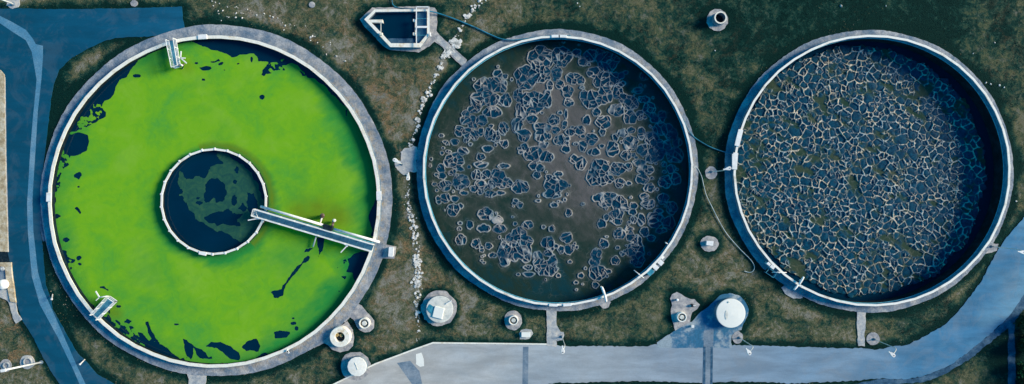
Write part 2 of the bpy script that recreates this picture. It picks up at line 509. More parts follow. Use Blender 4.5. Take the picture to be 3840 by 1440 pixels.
# ------------------------------------------------------------------ measured layout (photograph pixels)
RH = 1.15                         # height of the tank rims above the ground
TANKS = dict(
    one=dict(rim=(803, 755.5, 624, 1.0), w=12, gr=(812, 752.5, 659, 659), n=54, a0=0.02),
    two=dict(rim=(2092.5, 640, 507.5, 1.0), w=7.5, gr=(2088.5, 638.5, 528.5, 528.5), n=42, a0=0.05),
    three=dict(rim=(3271, 639.5, 520, 510 / 520), w=8, gr=(3256.5, 641.5, 541.5, 529.5), n=44, a0=0.03))
for t in TANKS.values():
    cx_, cy_, r_, ry_ = t['rim']
    t['c'] = P(cx_, cy_, RH)[:2]
    t['R'] = r_ / PPM * (H - RH) / H
    t['ry'] = ry_
    t['wi'] = t['w'] / PPM

# outlines
LROAD = [(-400, -300), (-400, 40), (60, 31), (200, 34), (420, 32), (683, 25), (685, 66), (692, 106), (640, 125), (560, 137), (480, 139), (430, 143), (390, 154), (330, 182), (262, 222), (222, 262), (200, 320), (190, 380), (182, 450), (172, 530), (165, 600), (160, 640), (172, 700), (155, 760), (150, 820), (152, 870), (160, 930), (166, 1010), (171, 1070), (190, 1120), (197, 1160), (223, 1204), (250, 1255), (276, 1301), (300, 1335), (328, 1361), (365, 1405), (430, 1440), (560, 1520), (600, 1600), (290, 1600), (224, 1440), (194, 1398), (156, 1331), (127, 1271), (82, 1197), (60, 1130), (48, 1050), (41, 988), (24, 975), (-60, 975), (-60, 957), (26, 945), (24, 720), (20, 500), (18, 300), (0, 262), (-60, 250), (-400, 250)][1:]
STRIPE = C(0, 0, 1.3417, [(-60, 45), (0, 80), (60, 110), (130, 150), (165, 195), (180, 222), (216, 230), (216, 282), (208, 400), (190, 560), (178, 760), (165, 966)]) + C(0, 720, 1.3417, [(163, 60), (168, 200), (190, 400), (215, 490), (245, 555), (310, 700), (380, 860), (430, 966), (500, 1090), (450, 1090), (400, 966), (365, 885), (290, 730), (200, 565), (160, 425), (140, 200), (136, 60)]) + C(0, 0, 1.3417, [(140, 966), (152, 760), (165, 600), (184, 400), (160, 262), (130, 202), (60, 158), (0, 117), (-60, 85)])
BROAD = [(1200, 1470), (1258, 1440), (1407, 1366), (1560, 1309), (1623, 1288), (1800, 1290), (2050, 1293), (2110, 1298), (2430, 1299), (2455, 1290), (2850, 1296), (3163, 1307), (3230, 1305), (3290, 1312), (3340, 1300), (3402, 1294), (3476, 1257), (3551, 1212), (3595, 1167), (3640, 1108), (3685, 1048), (3722, 973), (3767, 899), (3840, 817), (3920, 740), (4050, 640), (4100, 900), (3900, 1010), (3840, 1100), (3819, 1137), (3774, 1197), (3700, 1264), (3625, 1324), (3551, 1376), (3470, 1408), (3400, 1422), (3297, 1419), (3200, 1428), (2960, 1438), (2880, 1433), (2760, 1431), (2600, 1436), (2430, 1429), (2255, 1431), (2150, 1437), (2090, 1434), (2032, 1446), (1900, 1500), (1200, 1560)]
APR = C(2480, 1060, 4.025, [(-60, 985), (-60, 905), (0, 862), (90, 800), (200, 730), (290, 670), (400, 600), (470, 585), (530, 505), (640, 412), (720, 360), (790, 280), (870, 200), (960, 165), (1080, 160), (1200, 208), (1280, 300), (1312, 400), (1300, 510), (1240, 620), (1205, 710), (1120, 745), (1062, 800), (1055, 900), (1062, 985)])
TREF = C(2480, 1060, 4.025, [(135, 235), (160, 170), (240, 140), (310, 172), (400, 235), (500, 255), (575, 325), (540, 392), (470, 450), (440, 530), (430, 600), (300, 670), (205, 725), (188, 640), (150, 545), (148, 430), (160, 345)])
BASPAD = C(1320, 0, 3.716, [(108, 270), (150, 225), (285, 106), (600, 98), (900, 84), (1150, 105), (1186, 150), (1188, 300), (1178, 430), (1250, 520), (1420, 665), (1600, 835), (1570, 960), (1400, 800), (1240, 640), (1150, 575), (1080, 640), (930, 728), (700, 712), (520, 698), (430, 640), (300, 500), (150, 345)])

# ------------------------------------------------------------------ ground, one sheet with the tanks cut out
gx = np.concatenate([[-400, -250, -150, -110], np.arange(-84, 84.01, 0.3), [110, 150, 250, 400]])
gy = np.concatenate([[-400, -200, -100, -50], np.arange(-34, 34.01, 0.3), [50, 100, 200, 400]])
X, Y = np.meshgrid(gx, gy)
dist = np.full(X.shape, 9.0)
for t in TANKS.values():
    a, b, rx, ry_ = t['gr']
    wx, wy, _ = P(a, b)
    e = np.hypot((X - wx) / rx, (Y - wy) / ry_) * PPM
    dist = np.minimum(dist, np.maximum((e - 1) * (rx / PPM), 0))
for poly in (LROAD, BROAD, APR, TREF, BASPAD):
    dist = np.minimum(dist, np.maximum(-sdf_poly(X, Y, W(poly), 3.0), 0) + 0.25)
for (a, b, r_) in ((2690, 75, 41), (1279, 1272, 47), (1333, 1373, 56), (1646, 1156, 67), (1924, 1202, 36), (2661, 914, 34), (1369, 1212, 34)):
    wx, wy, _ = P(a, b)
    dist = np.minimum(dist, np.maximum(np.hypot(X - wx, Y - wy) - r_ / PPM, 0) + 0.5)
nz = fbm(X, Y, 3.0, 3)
deep_green = np.clip(1.4 - dist / (0.6 + 1.1 * nz), 0, 1)  # darker green close to tanks, roads and pads
def blob(px, py, r, s=1.0):
    wx, wy, _ = P(px, py)
    return s * np.exp(-((X - wx) ** 2 + (Y - wy) ** 2) / (r / PPM) ** 2)
dry = 0.30 + blob(1440, 400, 180, 1.1) + blob(1480, 1020, 230, 0.6) + blob(30, 1260, 130, 1.1) + blob(1350, 1330, 120, 0.5) + blob(1150, 120, 260, 0.35) + blob(2680, 1000, 160, 0.15) + blob(1900, 60, 200, 0.1)
green = blob(200, 500, 60, 0.9) + blob(190, 620, 60, 0.9) + blob(2900, 20, 420, 0.7) + blob(3500, 10, 320, 0.8) + blob(2200, 30, 260, 0.35) + blob(3780, 1330, 160, 1.0) + blob(260, 1150, 110, 0.9) + blob(230, 400, 90, 0.8) + blob(3400, 1260, 160, 0.4) + blob(2480, 1260, 120, 0.35) + blob(2680, 560, 110, 0.3) + blob(3750, 500, 200, 0.3)
deep_green = np.clip(deep_green + green * (0.65 + 0.6 * nz), 0, 1.3)
dry = np.clip(dry * (0.5 + nz), 0, 1.2)
Z = -0.03 + 0.06 * (fbm(X, Y, 2.0, 21) - 0.5) * np.clip(dist / 1.5, 0, 1)
F = np.ones(X.shape)
for t in TANKS.values():
    e = np.hypot(X - t['c'][0], (Y - t['c'][1]) / t['ry'])
    F = np.minimum(F, e - (t['R'] - t['wi'] * 0.5))
bx0, by0, _ = P(1392, 44); bx1, by1, _ = P(1596, 156)
hexg = W(C(1320, 0, 3.716, [(200, 268), (322, 148), (1060, 140), (1060, 490), (946, 630), (540, 628)]), 0)
F = np.minimum(F, -sdf_poly(X, Y, hexg, 3.0))
ground = march(X, Y, F, Z, 'ground', GRASS, attrs=dict(deep_green=deep_green, dry=dry))
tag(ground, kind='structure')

def structure(name, poly, z, mat, thick=0.25, fray=0.0, step=0.4, seed=1, world=False):
    w = poly if world else W(poly, z)
    if fray: w = rough(w, fray, step, seed)
    o = MB().prism(w, z - thick, z).build(name, mat)
    return tag(o, kind='structure')

structure('road', LROAD, 0.03, ASPHALT, fray=0.05, seed=2)
structure('drain_channel', STRIPE, 0.036, CHANNEL, 0.1)
structure('road', BROAD, 0.04, ROAD, fray=0.09, seed=3)
# verge below the curve and side path
structure('pavement', [(3297, 1419), (3400, 1422), (3470, 1408), (3551, 1376), (3625, 1324), (3700, 1264), (3774, 1197), (3819, 1137), (3840, 1100), (3900, 1010), (3925, 1030), (3870, 1120), (3808, 1200), (3790, 1220), (3740, 1262), (3640, 1345), (3560, 1394), (3470, 1432), (3380, 1440), (3297, 1446), (3190, 1446)], 0.02, VERGE, fray=0.1, seed=4)
structure('path', C(3640, 1100, 2.84, [(620, 40), (540, 150), (490, 240), (470, 320), (466, 420), (475, 600), (480, 800), (478, 1100), (395, 1100), (402, 800), (398, 600), (405, 420), (395, 320), (420, 230), (490, 130), (560, 0)]), 0.012, VERGE, fray=0.06, seed=5)
structure('pavement', APR, 0.05, APRON, fray=0.08, seed=6)
structure('pavement', TREF, 0.06, PAD, fray=0.07, seed=7)
structure('drain_channel', [(2634, 1440), (2640, 1240), (2676, 1235), (2672, 1440)], 0.058, CHANNEL2, 0.1)
structure('drain_channel', [(1959, 1460), (1961, 1300), (1982, 1300), (1980, 1460)], 0.048, CHANNEL2, 0.1)
structure('drain_channel', [(2636, 1460), (2638, 1300), (2646, 1300), (2645, 1460)], 0.066, VERGE, 0.1)
structure('drain_channel', [(2663, 1460), (2665, 1300), (2673, 1300), (2672, 1460)], 0.066, VERGE, 0.1)
structure('pavement', [(1489, 1361), (1538, 1353), (1573, 1392), (1590, 1470), (1566, 1470)], 0.047, CHANNEL2, 0.1)
structure('pavement', [(1560, 1328), (1580, 1322), (1589, 1345), (1590, 1372), (1575, 1376), (1560, 1366)], 0.056, CAPW, 0.1, fray=0.02)
structure('path', [(2050, 1160), (2087, 1160), (2088, 1230), (2087, 1300), (2050, 1297), (2051, 1230)], 0.075, PALEPATH, fray=0.05, seed=8)
structure('path', [(3214, 1165), (3247, 1165), (3246, 1230), (3242, 1250), (3244, 1300), (3218, 1296), (3215, 1230)], 0.075, PALEPATH, fray=0.07, seed=9)
structure('path', [(700, 1398), (775, 1398), (772, 1425), (766, 1470), (708, 1470), (706, 1420)], 0.075, PALEPATH, fray=0.12, seed=10)
structure('pavement', BASPAD, 0.055, PAD, fray=0.05, seed=11)
structure('path', C(1320, 0, 3.716, [(1195, 500), (1300, 590), (1420, 700), (1560, 830), (1600, 900), (1540, 910), (1400, 770), (1260, 640), (1170, 560)]), 0.067, PALEPATH, 0.1, fray=0.05, seed=12)

# gravel rings round the tanks
for q, t in enumerate(TANKS.values()):
    a, b, rx, ry_ = t['gr']
    wx, wy, _ = P(a, b)
    n = 300
    rr = random.Random(q)
    w_out = [rr.uniform(-0.05, 0.05) for _ in range(n)]
    rings = []
    ri = t['R'] - 0.05
    for i in range(n):
        an = 2 * math.pi * i / n
        jo = w_out[i] + 0.10 * math.sin(an * 9 + q) * math.sin(an * 4.3)
        o_ = (wx + (rx / PPM + jo) * math.cos(an), wy + (ry_ / PPM + jo) * math.sin(an))
        i_ = (t['c'][0] + ri * math.cos(an), t['c'][1] + ri * t['ry'] * math.sin(an))
        m_ = (o_[0] * 0.45 + i_[0] * 0.55, o_[1] * 0.45 + i_[1] * 0.55)
        rings.append([(o_[0], o_[1], -0.2), (o_[0], o_[1], 0.10), (m_[0], m_[1], 0.11), (i_[0], i_[1], 0.10)])
    o = MB().quadstrip(rings, False, wrap=True).build('gravel_path', GRAVEL)
    at = o.data.attributes.new('ochre', 'FLOAT', 'POINT')
    val = []
    for i in range(n):
        an = 2 * math.pi * i / n
        w_ = max(0.0, math.cos(an + 0.35)) ** 0.5 * (0.9 if q < 2 else 0.4)
        val += [0.1 * w_, 0.15 * w_, 0.45 * w_, 1.0 * w_]
    at.data.foreach_set('value', val)
    tag(o, kind='structure')
# small aprons joined to the rings
structure('gravel_path', C(1200, 1100, 2.84, [(60, 430), (230, 340), (290, 300), (345, 390), (362, 470), (350, 560), (300, 610), (215, 628), (130, 600), (85, 550), (45, 530), (-60, 580), (-120, 520)]), 0.085, PAD, fray=0.04, seed=13)
structure('gravel_path', C(1200, 1100, 2.84, [(230, 300), (400, 110), (440, 130), (500, 200), (575, 290), (575, 370), (530, 410), (480, 418), (420, 390), (390, 350), (360, 280), (320, 255), (270, 310)]), 0.082, PAD, fray=0.04, seed=14)
structure('pavement', ellipse(1333, 1373, 56, 54, 30) , 0.045, PAD, fray=0.10, seed=15)
structure('pavement', ellipse(1646, 1156, 67, 67, 40), 0.06, PAD, fray=0.12, seed=16)
structure('pavement', ellipse(1924, 1202, 33, 37, 26), 0.06, PAD, fray=0.06, seed=17)
structure('pavement', [(1947, 1252), (1955, 1236), (1972, 1233), (1994, 1236), (1999, 1250), (1990, 1264), (1983, 1272), (1950, 1273)], 0.05, PALEPATH, fray=0.07, seed=18)
structure('pavement', [(2087, 1220), (2095, 1232), (2103, 1246), (2114, 1244), (2117, 1256), (2110, 1275), (2090, 1278), (2084, 1260)], 0.05, PALEPATH, fray=0.06, seed=19)
structure('pavement', ellipse(2661, 914, 34, 30, 24), 0.05, PAD, fray=0.07, seed=20)
structure('pavement', ellipse(2667, 648, 23, 24, 20), 0.05, PAD, fray=0.05, seed=21)
structure('pavement', ellipse(2690, 75, 41, 42, 12, 0.3), 0.05, PAD, fray=0.04, seed=22)
structure('pavement', ellipse(3274, 1270, 25, 24, 20), 0.06, PAD, fray=0.05, seed=23)
structure('pavement', ellipse(2766, 1266, 20, 24, 20), 0.07, PAD, fray=0.05, seed=24)
structure('pavement', [(3690, 925), (3712, 912), (3745, 915), (3738, 940), (3700, 952), (3670, 950)], 0.05, PAD, fray=0.06, seed=25)
structure('pavement', [(2245, 1140), (2262, 1158), (2282, 1152), (2290, 1132), (2250, 1120)], 0.085, PAD, fray=0.06, seed=26)
structure('pavement', [(2930, 1080), (2945, 1102), (2975, 1120), (3010, 1118), (2990, 1090), (2950, 1060)], 0.085, GRAVEL, fray=0.06, seed=27)
structure('pavement', [(1440, 915), (1486, 925), (1484, 950), (1478, 971), (1425, 968)], 0.085, PAD, fray=0.03, seed=28)
structure('pavement', ellipse(102, 1358, 28, 26, 22), 0.05, PALEPATH, fray=0.06, seed=29)
structure('pavement', ellipse(21.5, 1371, 22, 24, 20), 0.05, PAD, fray=0.06, seed=30)
structure('pavement', ellipse(50, 12, 26, 20, 18), 0.05, PALEPATH, fray=0.1, seed=31)
structure('pavement', ellipse(503, 12, 14, 13, 16), 0.05, PAD, fray=0.04, seed=32)
structure('pavement', C(1480, 540, 6.9, [(0, 480), (60, 440), (150, 430), (160, 330), (155, 200), (255, 115), (370, 90), (500, 60), (590, 70), (600, 300), (560, 420), (590, 700), (520, 725), (390, 720), (330, 780), (230, 805), (180, 770), (100, 700), (20, 590)]), 0.045, PALEPATH, fray=0.07, step=0.25, seed=33)
structure('pavement', [(160, 635), (180, 640), (182, 900), (160, 905), (150, 860), (151, 760)], 0.035, VERGE, fray=0.05, seed=34)

# white kerb along the top of the pale road
kb = [(1225, 1454), (1258, 1438), (1407, 1365), (1560, 1308), (1623, 1286), (1800, 1288), (2050, 1291)]
kp = W(kb, 0.14)
m = MB()
off = 0.11
left = []; right = []
for i, p in enumerate(kp):
    a = Vector(kp[max(i - 1, 0)]); b = Vector(kp[min(i + 1, len(kp) - 1)])
    d = (b - a).normalized(); nn = Vector((-d.y, d.x)) * off
    left.append((p[0] + nn.x, p[1] + nn.y)); right.append((p[0] - nn.x, p[1] - nn.y))
m.prism(left + right[::-1], -0.1, 0.14)
tag(m.build('road_kerb', RIM), kind='structure')

# ------------------------------------------------------------------ tanks
def tank(key, label, depth, wall_mat_rim):
    t = TANKS[key]; cx, cy = t['c']; R = t['R']; wi = t['wi']
    root = empty('settling_tank', (cx, cy, 0), label, 'tank', None)
    MB().annulus(cx, cy, R - wi + 0.03, R - 0.03, depth - 0.5, RH - 0.12, t['n'] * 2, t['ry'], t['a0']).build('wall', WALL, root)
    MB().annulus(cx, cy, R - 0.03, R + 0.02, -0.3, RH - 0.14, t['n'] * 2, t['ry'], t['a0']).build('outer_cladding', OUTW, root)
    MB().annulus(cx, cy, R - wi, R, RH - 0.12, RH, t['n'], t['ry'], t['a0'], 0.035).build('coping', wall_mat_rim, root)
    return root

t1 = tank('one', 'largest round tank, full of bright green algae round a small inner ring', -0.9, RIM)
t2 = tank('two', 'middle round tank with scattered bubble clusters on brown scum', -3.6, RIM2)
t3 = tank('three', 'rightmost round tank packed full of netted foam bubbles', -3.6, RIM2)
for key, root in (('two', t2), ('three', t3)):
    t = TANKS[key]; cx, cy = t['c']; R = t['R']; wi = t['wi']
    MB().annulus(cx, cy, R - wi - 0.07, R - wi + 0.0, 0.02, 0.12, 120, t['ry']).build('inner_ledge', TEALL, root)
    MB().annulus(cx, cy, R - wi, R - wi + 0.025, 0.125, RH - 0.13, 120, t['ry']).build('lit_wall_band', TEALD, root)  # upper part of the wall, its lit look put into the colour
    MB().annulus(cx, cy, R + 0.03, R + 0.15, 0.0, 0.2, 120, t['ry']).build('outer_ledge', TEAL, root)

# small inner ring of the first tank
icx, icy, _ = P(801.5, 756, 1.0)
iR = 200.5 / PPM * (H - 1.0) / H
MB().annulus(icx, icy, iR - 0.24, iR - 0.04, -0.9, 0.9, 52, 1, 0.1).build('inner_wall', WALL, t1)
ir = MB().annulus(icx, icy, iR - 0.32, iR, 0.9, 1.02, 26, 1, 0.1)
ir.build('inner_coping', RIM2, t1)
for i in range(26):
    a = 0.1 + 2 * math.pi * i / 26
    MB().box((icx + (iR - 0.12) * math.cos(a), icy + (iR - 0.12) * math.sin(a), 1.0), (0.42, 0.22, 0.16), a).build('joint_cap', WHITE, t1)
MB().box((icx + (iR - 0.08) * math.cos(math.radians(-102)), icy + (iR - 0.08) * math.sin(math.radians(-102)), 1.02), (0.5, 1.15, 0.2), math.radians(-102)).build('joint_plate', WHITE, t1)

# joint plates on the big rims
def plates(root, key, angs, mat=WHITE, size=(0.42, 1.3, 0.16)):
    t = TANKS[key]; cx, cy = t['c']; R = t['R']; wi = t['wi']
    for a in angs:
        a = math.radians(a)
        MB().box((cx + (R - wi * 0.45) * math.cos(a), cy + (R - wi * 0.45) * t['ry'] * math.sin(a), RH + 0.05), size, a).build('joint_plate', mat, root)
plates(t1, 'one', [2, 178.5, 94], size=(0.75, 1.4, 0.2))
plates(t2, 'two', [91, -86, -92, 88])
plates(t3, 'three', [176, 166], size=(0.75, 2.6, 0.2))
MB().box((*P(2752, 600, RH)[:2], RH + 0.06), (0.6, 1.9, 0.22), 0.0).build('joint_plate', WHITE, t3)

# water -----------------------------------------------------------------------
WZ1 = 0.15; WZ2 = -1.5; WZ3 = -2.3
def water_disc(cx, cy, R, z, mat, ry=1.0):
    o = MB().sheet(ellipse(cx, cy, R, R * ry, 128), z).build('water', mat); return tag(o, kind='structure')
t = TANKS['one']; water_disc(t['c'][0], t['c'][1], t['R'] - 0.2, WZ1, WATER)
t = TANKS['three']; water_disc(t['c'][0], t['c'][1], t['R'] - 0.2, WZ3, WATER, t['ry'])

# algae sheet -------------------------------------------------------------------
t = TANKS['one']; cx, cy = t['c']; R = t['R'] - t['wi'] + 0.05
xs = np.arange(cx - R - 0.2, cx + R + 0.2, 0.11); ys = np.arange(cy - R - 0.2, cy + R + 0.2, 0.11)
X, Y = np.meshgrid(xs, ys)
rr = np.hypot(X - cx, Y - cy); ri = np.hypot(X - icx, Y - icy)
c1 = lambda p: C(0, 0, 1.3417, p)
c2 = lambda p: C(960, 0, 1.3417, p)
c5 = lambda p: C(0, 720, 1.3417, p)
c6 = lambda p: C(960, 720, 1.3417, p)
zt = lambda p: C(700, 0, 2.84, p)
zb = lambda p: C(900, 720, 2.415, p)
def dot(x, y, r, r2=None): return ellipse(x, y, r, r2 or r, 9)
OPEN = [
 c1([(790, 225), (765, 262), (735, 285), (700, 302), (655, 350), (640, 385), (605, 405), (585, 440), (570, 475), (555, 495), (528, 508), (515, 540), (535, 565), (533, 588), (500, 600), (462, 628), (440, 640), (400, 650), (380, 660), (350, 668), (330, 690), (300, 720), (240, 790), (200, 700), (440, 300), (700, 180)]),
 c1([(325, 700), (350, 675), (400, 668), (440, 680), (445, 710), (440, 750), (410, 775), (370, 783), (330, 775), (320, 740)]),
 c1([(300, 790), (325, 775), (350, 790), (335, 810), (350, 830), (325, 845), (305, 890), (285, 920), (275, 940), (262, 975), (230, 960), (240, 830)]),
 c1([(370, 880), (400, 865), (410, 880), (400, 915), (385, 900), (372, 895)]), c1(dot(396, 940, 9, 6)), c1(dot(690, 383, 18, 7)),
 c5([(385, 75), (400, 85), (412, 105), (402, 114), (390, 95), (378, 82)]), c5(dot(397, 330, 13, 11)), c5(dot(403, 363, 8, 5)),
 c5([(505, 478), (525, 478), (545, 492), (546, 500), (528, 488)]), c5(dot(600, 575, 16, 9)),
 c5([(425, 545), (470, 565), (520, 625), (550, 640), (575, 665), (582, 690), (620, 720), (700, 770), (770, 812), (860, 855), (940, 862), (1060, 862), (1060, 900), (800, 880), (600, 760), (400, 600)]),
 c5([(240, -20), (262, -5), (282, 30), (272, 80), (275, 130), (285, 190), (300, 260), (330, 350), (290, 380), (230, 200)]),
 c5([(600, 665), (640, 675), (680, 710), (684, 748), (640, 728), (605, 700)]),
 c5([(620, 640), (645, 635), (663, 648), (650, 662), (622, 660)]), c5([(583, 645), (600, 655), (612, 662), (600, 668)]),
 c5([(732, 655), (745, 655), (765, 700), (792, 748), (770, 752), (745, 710)]),
 c5([(690, 700), (720, 712), (760, 755), (820, 770), (880, 820), (930, 850), (900, 870), (860, 866), (770, 815), (730, 778), (700, 745)]), c5(dot(660, 682, 26, 7)),
 c5([(920, 738), (940, 745), (970, 775), (978, 810), (960, 838), (940, 825), (925, 780)]),
 c5([(975, 778), (1030, 800), (1050, 830), (1066, 826), (1070, 840), (1020, 840), (990, 815)]),
 c5([(1040, 775), (1060, 757), (1110, 755), (1160, 780), (1200, 810), (1213, 835), (1205, 850), (1160, 835), (1120, 805), (1090, 785)]),
 c5([(1220, 780), (1245, 752), (1288, 740), (1306, 770), (1298, 800), (1240, 798)]), c5(dot(888, 666, 12, 5)), c5(dot(722, 638, 4, 9)),
 c6([(93, 705), (120, 700), (170, 705), (178, 715), (150, 732), (120, 735), (95, 740)]), c6(dot(205, 688, 9)), c6(dot(187, 660, 13, 7)), c6(dot(187, 635, 6, 4)),
 c6([(-20, 846), (0, 836), (40, 808), (70, 812), (130, 790), (200, 760), (215, 790), (60, 860), (-20, 870)]),
 c6([(75, 502), (90, 495), (130, 495), (138, 468), (165, 430), (200, 385), (222, 362), (240, 338), (262, 318), (272, 326), (258, 345), (240, 362), (222, 380), (205, 402), (180, 430), (152, 466), (140, 495), (130, 520), (112, 534), (92, 530)]),
 c6([(240, 305), (252, 285), (275, 278), (288, 284), (262, 306)]),
 c6([(305, 232), (345, 226), (345, 262), (334, 300), (316, 330), (310, 322), (318, 285), (306, 262)]),
 zb([(1240, 20), (1222, 90), (1200, 140), (1165, 205), (1180, 270), (1195, 340), (1185, 400), (1260, 430), (1300, 200), (1300, 20)]),
 zb([(1095, 535), (1045, 562), (975, 605), (987, 660), (968, 722), (1022, 728), (1034, 790), (1044, 838), (1150, 760), (1230, 540)]),
 zb([(915, 612), (942, 588), (950, 586), (967, 630), (944, 652)]), zb([(923, 765), (970, 758), (950, 797)]), zb(dot(884, 684, 7)), zb(dot(905, 897, 14, 5)), zb(dot(885, 600, 6, 8)),
 zt([(20, 425), (70, 445), (150, 490), (220, 510), (290, 540), (370, 555), (480, 600), (540, 600), (560, 585), (660, 575), (720, 570), (750, 620), (770, 655), (850, 650), (890, 665), (960, 660), (1010, 695), (1100, 680), (1190, 685), (1215, 730), (1260, 780), (1285, 830), (1350, 840), (1430, 880), (1500, 940), (1560, 1010), (1660, 1120), (1800, 1180), (1700, 950), (1400, 700), (800, 420), (300, 360), (20, 390)]),
 zt([(880, 665), (940, 740), (920, 780), (850, 800), (825, 826), (795, 795), (810, 750), (850, 710)]),
 zt([(930, 680), (990, 690), (1045, 745), (1015, 762), (985, 740), (950, 745)]), zt([(1205, 760), (1220, 765), (1268, 805), (1240, 803)]),
 zt([(250, 655), (300, 650), (345, 620), (352, 645), (310, 668), (260, 668)]), zt([(340, 685), (385, 665), (375, 685), (345, 692)]),
 zt([(115, 715), (160, 715), (210, 700), (260, 705), (275, 735), (250, 750), (180, 745), (130, 730)]),
 zt([(150, 825), (190, 840), (198, 860), (165, 855)]), zt(dot(400, 746, 14, 9)), zt(dot(550, 680, 12, 6)), zt(dot(42, 720, 17, 12)), zt(dot(100, 670, 20, 12)), zt(dot(50, 645, 20, 6)), zt(dot(692, 640, 7, 28)),
 c2(dot(30, 487, 12, 12)), c2(dot(455, 568, 6, 18)), c2(dot(382, 460, 4, 16)),
]
F = np.full(X.shape, 5.0)
wob = (fbm(X, Y, 0.9, 5, 4) - 0.5) * 0.55
for po in OPEN:
    F = np.minimum(F, -sdf_poly(X, Y, W(po, WZ1), 3.0))
near = np.clip(F, -1, 1)
F = F + wob
# frayed shreds along the open water
shred = fbm(X, Y, 1.1, 71, 3)
edge = R - rr
fl = fbm(X * 1.0 + Y * 0.8, Y - 0.5 * X, 0.6, 333, 3)
for (px, py, r_, lv) in ((355, 415, 28, 0.50), (325, 468, 26, 0.48), (238, 590, 24, 0.50), (228, 640, 22, 0.52), (500, 1215, 46, 0.52), (440, 1200, 30, 0.52), (1040, 250, 30, 0.55), (1275, 985, 22, 0.52), (1165, 905, 20, 0.50)):
    wx, wy, _ = P(px, py)
    F = np.maximum(F, (fl - lv) * 3.0 - np.maximum(np.hypot(X - wx, Y - wy) - r_ / PPM, 0) * 2.0 - 0.05)
F = np.minimum(F, edge + 0.02)
F = np.where((edge < 1.6) & (X < cx + 2) & (Y < cy + 4), np.minimum(F, (shred - 0.36 + edge * 0.10) * 1.6), F)
F = np.minimum(F, (ri - iR + 0.15))
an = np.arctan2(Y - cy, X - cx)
side = 0.45 + 0.55 * np.clip(np.cos(an + 0.15), 0, 1)           # thin algae plus the east wall's shade, both painted as greener tone
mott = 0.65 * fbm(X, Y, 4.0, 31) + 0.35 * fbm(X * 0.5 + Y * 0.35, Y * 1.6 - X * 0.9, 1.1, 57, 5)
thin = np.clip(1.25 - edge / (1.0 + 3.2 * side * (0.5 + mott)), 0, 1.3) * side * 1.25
thin = np.maximum(thin, np.clip(1.35 - (ri - iR) / (0.7 + 2.0 * mott * (0.7 - 0.6 * np.sin(np.arctan2(Y - icy, X - icx)) )), 0, 1.35))  # inner ring band: thin algae with wall shade painted in
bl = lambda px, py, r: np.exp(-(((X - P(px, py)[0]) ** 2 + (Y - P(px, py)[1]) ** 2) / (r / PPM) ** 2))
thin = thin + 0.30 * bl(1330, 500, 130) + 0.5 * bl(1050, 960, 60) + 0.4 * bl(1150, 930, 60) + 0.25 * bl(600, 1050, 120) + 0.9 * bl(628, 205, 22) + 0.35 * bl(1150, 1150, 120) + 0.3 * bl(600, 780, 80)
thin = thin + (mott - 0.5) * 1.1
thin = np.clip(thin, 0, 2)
olive = np.clip(0.9 * np.clip(1 - np.abs((ri - iR) - 0.5) / 0.9, 0, 1) * (np.cos(np.arctan2(Y - icy, X - icx) - 0.5) > 0.2) + 0.95 * bl(1215, 798, 62) + 0.8 * bl(1130, 790, 50) + 0.7 * bl(1290, 815, 40) + 0.55 * bl(705, 250, 28) + 0.6 * bl(420, 1160, 30) + 0.4 * bl(445, 1180, 25), 0, 0.9) * (0.55 + 0.8 * (fbm(X, Y, 1.5, 9) - 0.1))
olive = np.clip(olive, 0, 0.9)
Z = np.full(X.shape, WZ1 + 0.03) + 0.02 * mott
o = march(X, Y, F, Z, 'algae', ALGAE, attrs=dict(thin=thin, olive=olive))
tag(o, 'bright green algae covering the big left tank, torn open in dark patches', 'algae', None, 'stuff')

# thin film inside the small ring
zi = lambda p: C(600, 540, 2.195, p)
xs = np.arange(icx - iR, icx + iR, 0.08); ys = np.arange(icy - iR, icy + iR, 0.08)
X, Y = np.meshgrid(xs, ys)
film = zi([(160, 235), (185, 240), (215, 300), (300, 265), (370, 280), (410, 235), (415, 190), (470, 165), (520, 165), (480, 110), (470, 75), (540, 80), (620, 130), (690, 170), (750, 240), (800, 330), (830, 400), (865, 520), (850, 600), (820, 680), (770, 770), (700, 812), (620, 780), (550, 740), (450, 720), (370, 660), (330, 640), (290, 600), (240, 545), (210, 480), (185, 440), (145, 425), (190, 390), (150, 310)])
holes = [zi([(370, 330), (410, 290), (470, 275), (520, 310), (555, 380), (555, 440), (520, 485), (460, 480), (440, 440), (430, 480), (400, 495), (370, 460)]),
 zi([(370, 605), (450, 565), (560, 540), (600, 560), (690, 570), (670, 605), (630, 620), (660, 670), (610, 685), (560, 655), (470, 675), (400, 650)]),
 zi([(620, 525), (680, 490), (710, 520), (715, 555), (640, 545)]), zi([(720, 400), (770, 400), (800, 470), (800, 540), (760, 590), (730, 560), (720, 480)]),
 zi(dot(315, 445, 18, 12)), zi(dot(320, 485, 20, 12)), zi(dot(640, 215, 12, 30)), zi(dot(620, 310, 14, 10)), zi(dot(610, 470, 16, 40)), zi(dot(360, 190, 30, 20)), zi(dot(680, 130, 30, 16))]
F = sdf_poly(X, Y, W(film, WZ1), 3.0)
for h_ in holes: F = np.minimum(F, -sdf_poly(X, Y, W(h_, WZ1), 3.0))
F = F + (fbm(X, Y, 0.9, 44, 4) - 0.5) * 1.0
F = np.minimum(F, iR - 0.35 - np.hypot(X - icx, Y - icy))
o = march(X, Y, F, np.full(X.shape, WZ1 + 0.02), 'algae_film', FILM)
tag(o, 'dull green film drifting on dark water inside the small inner ring', 'algae', None, 'stuff')

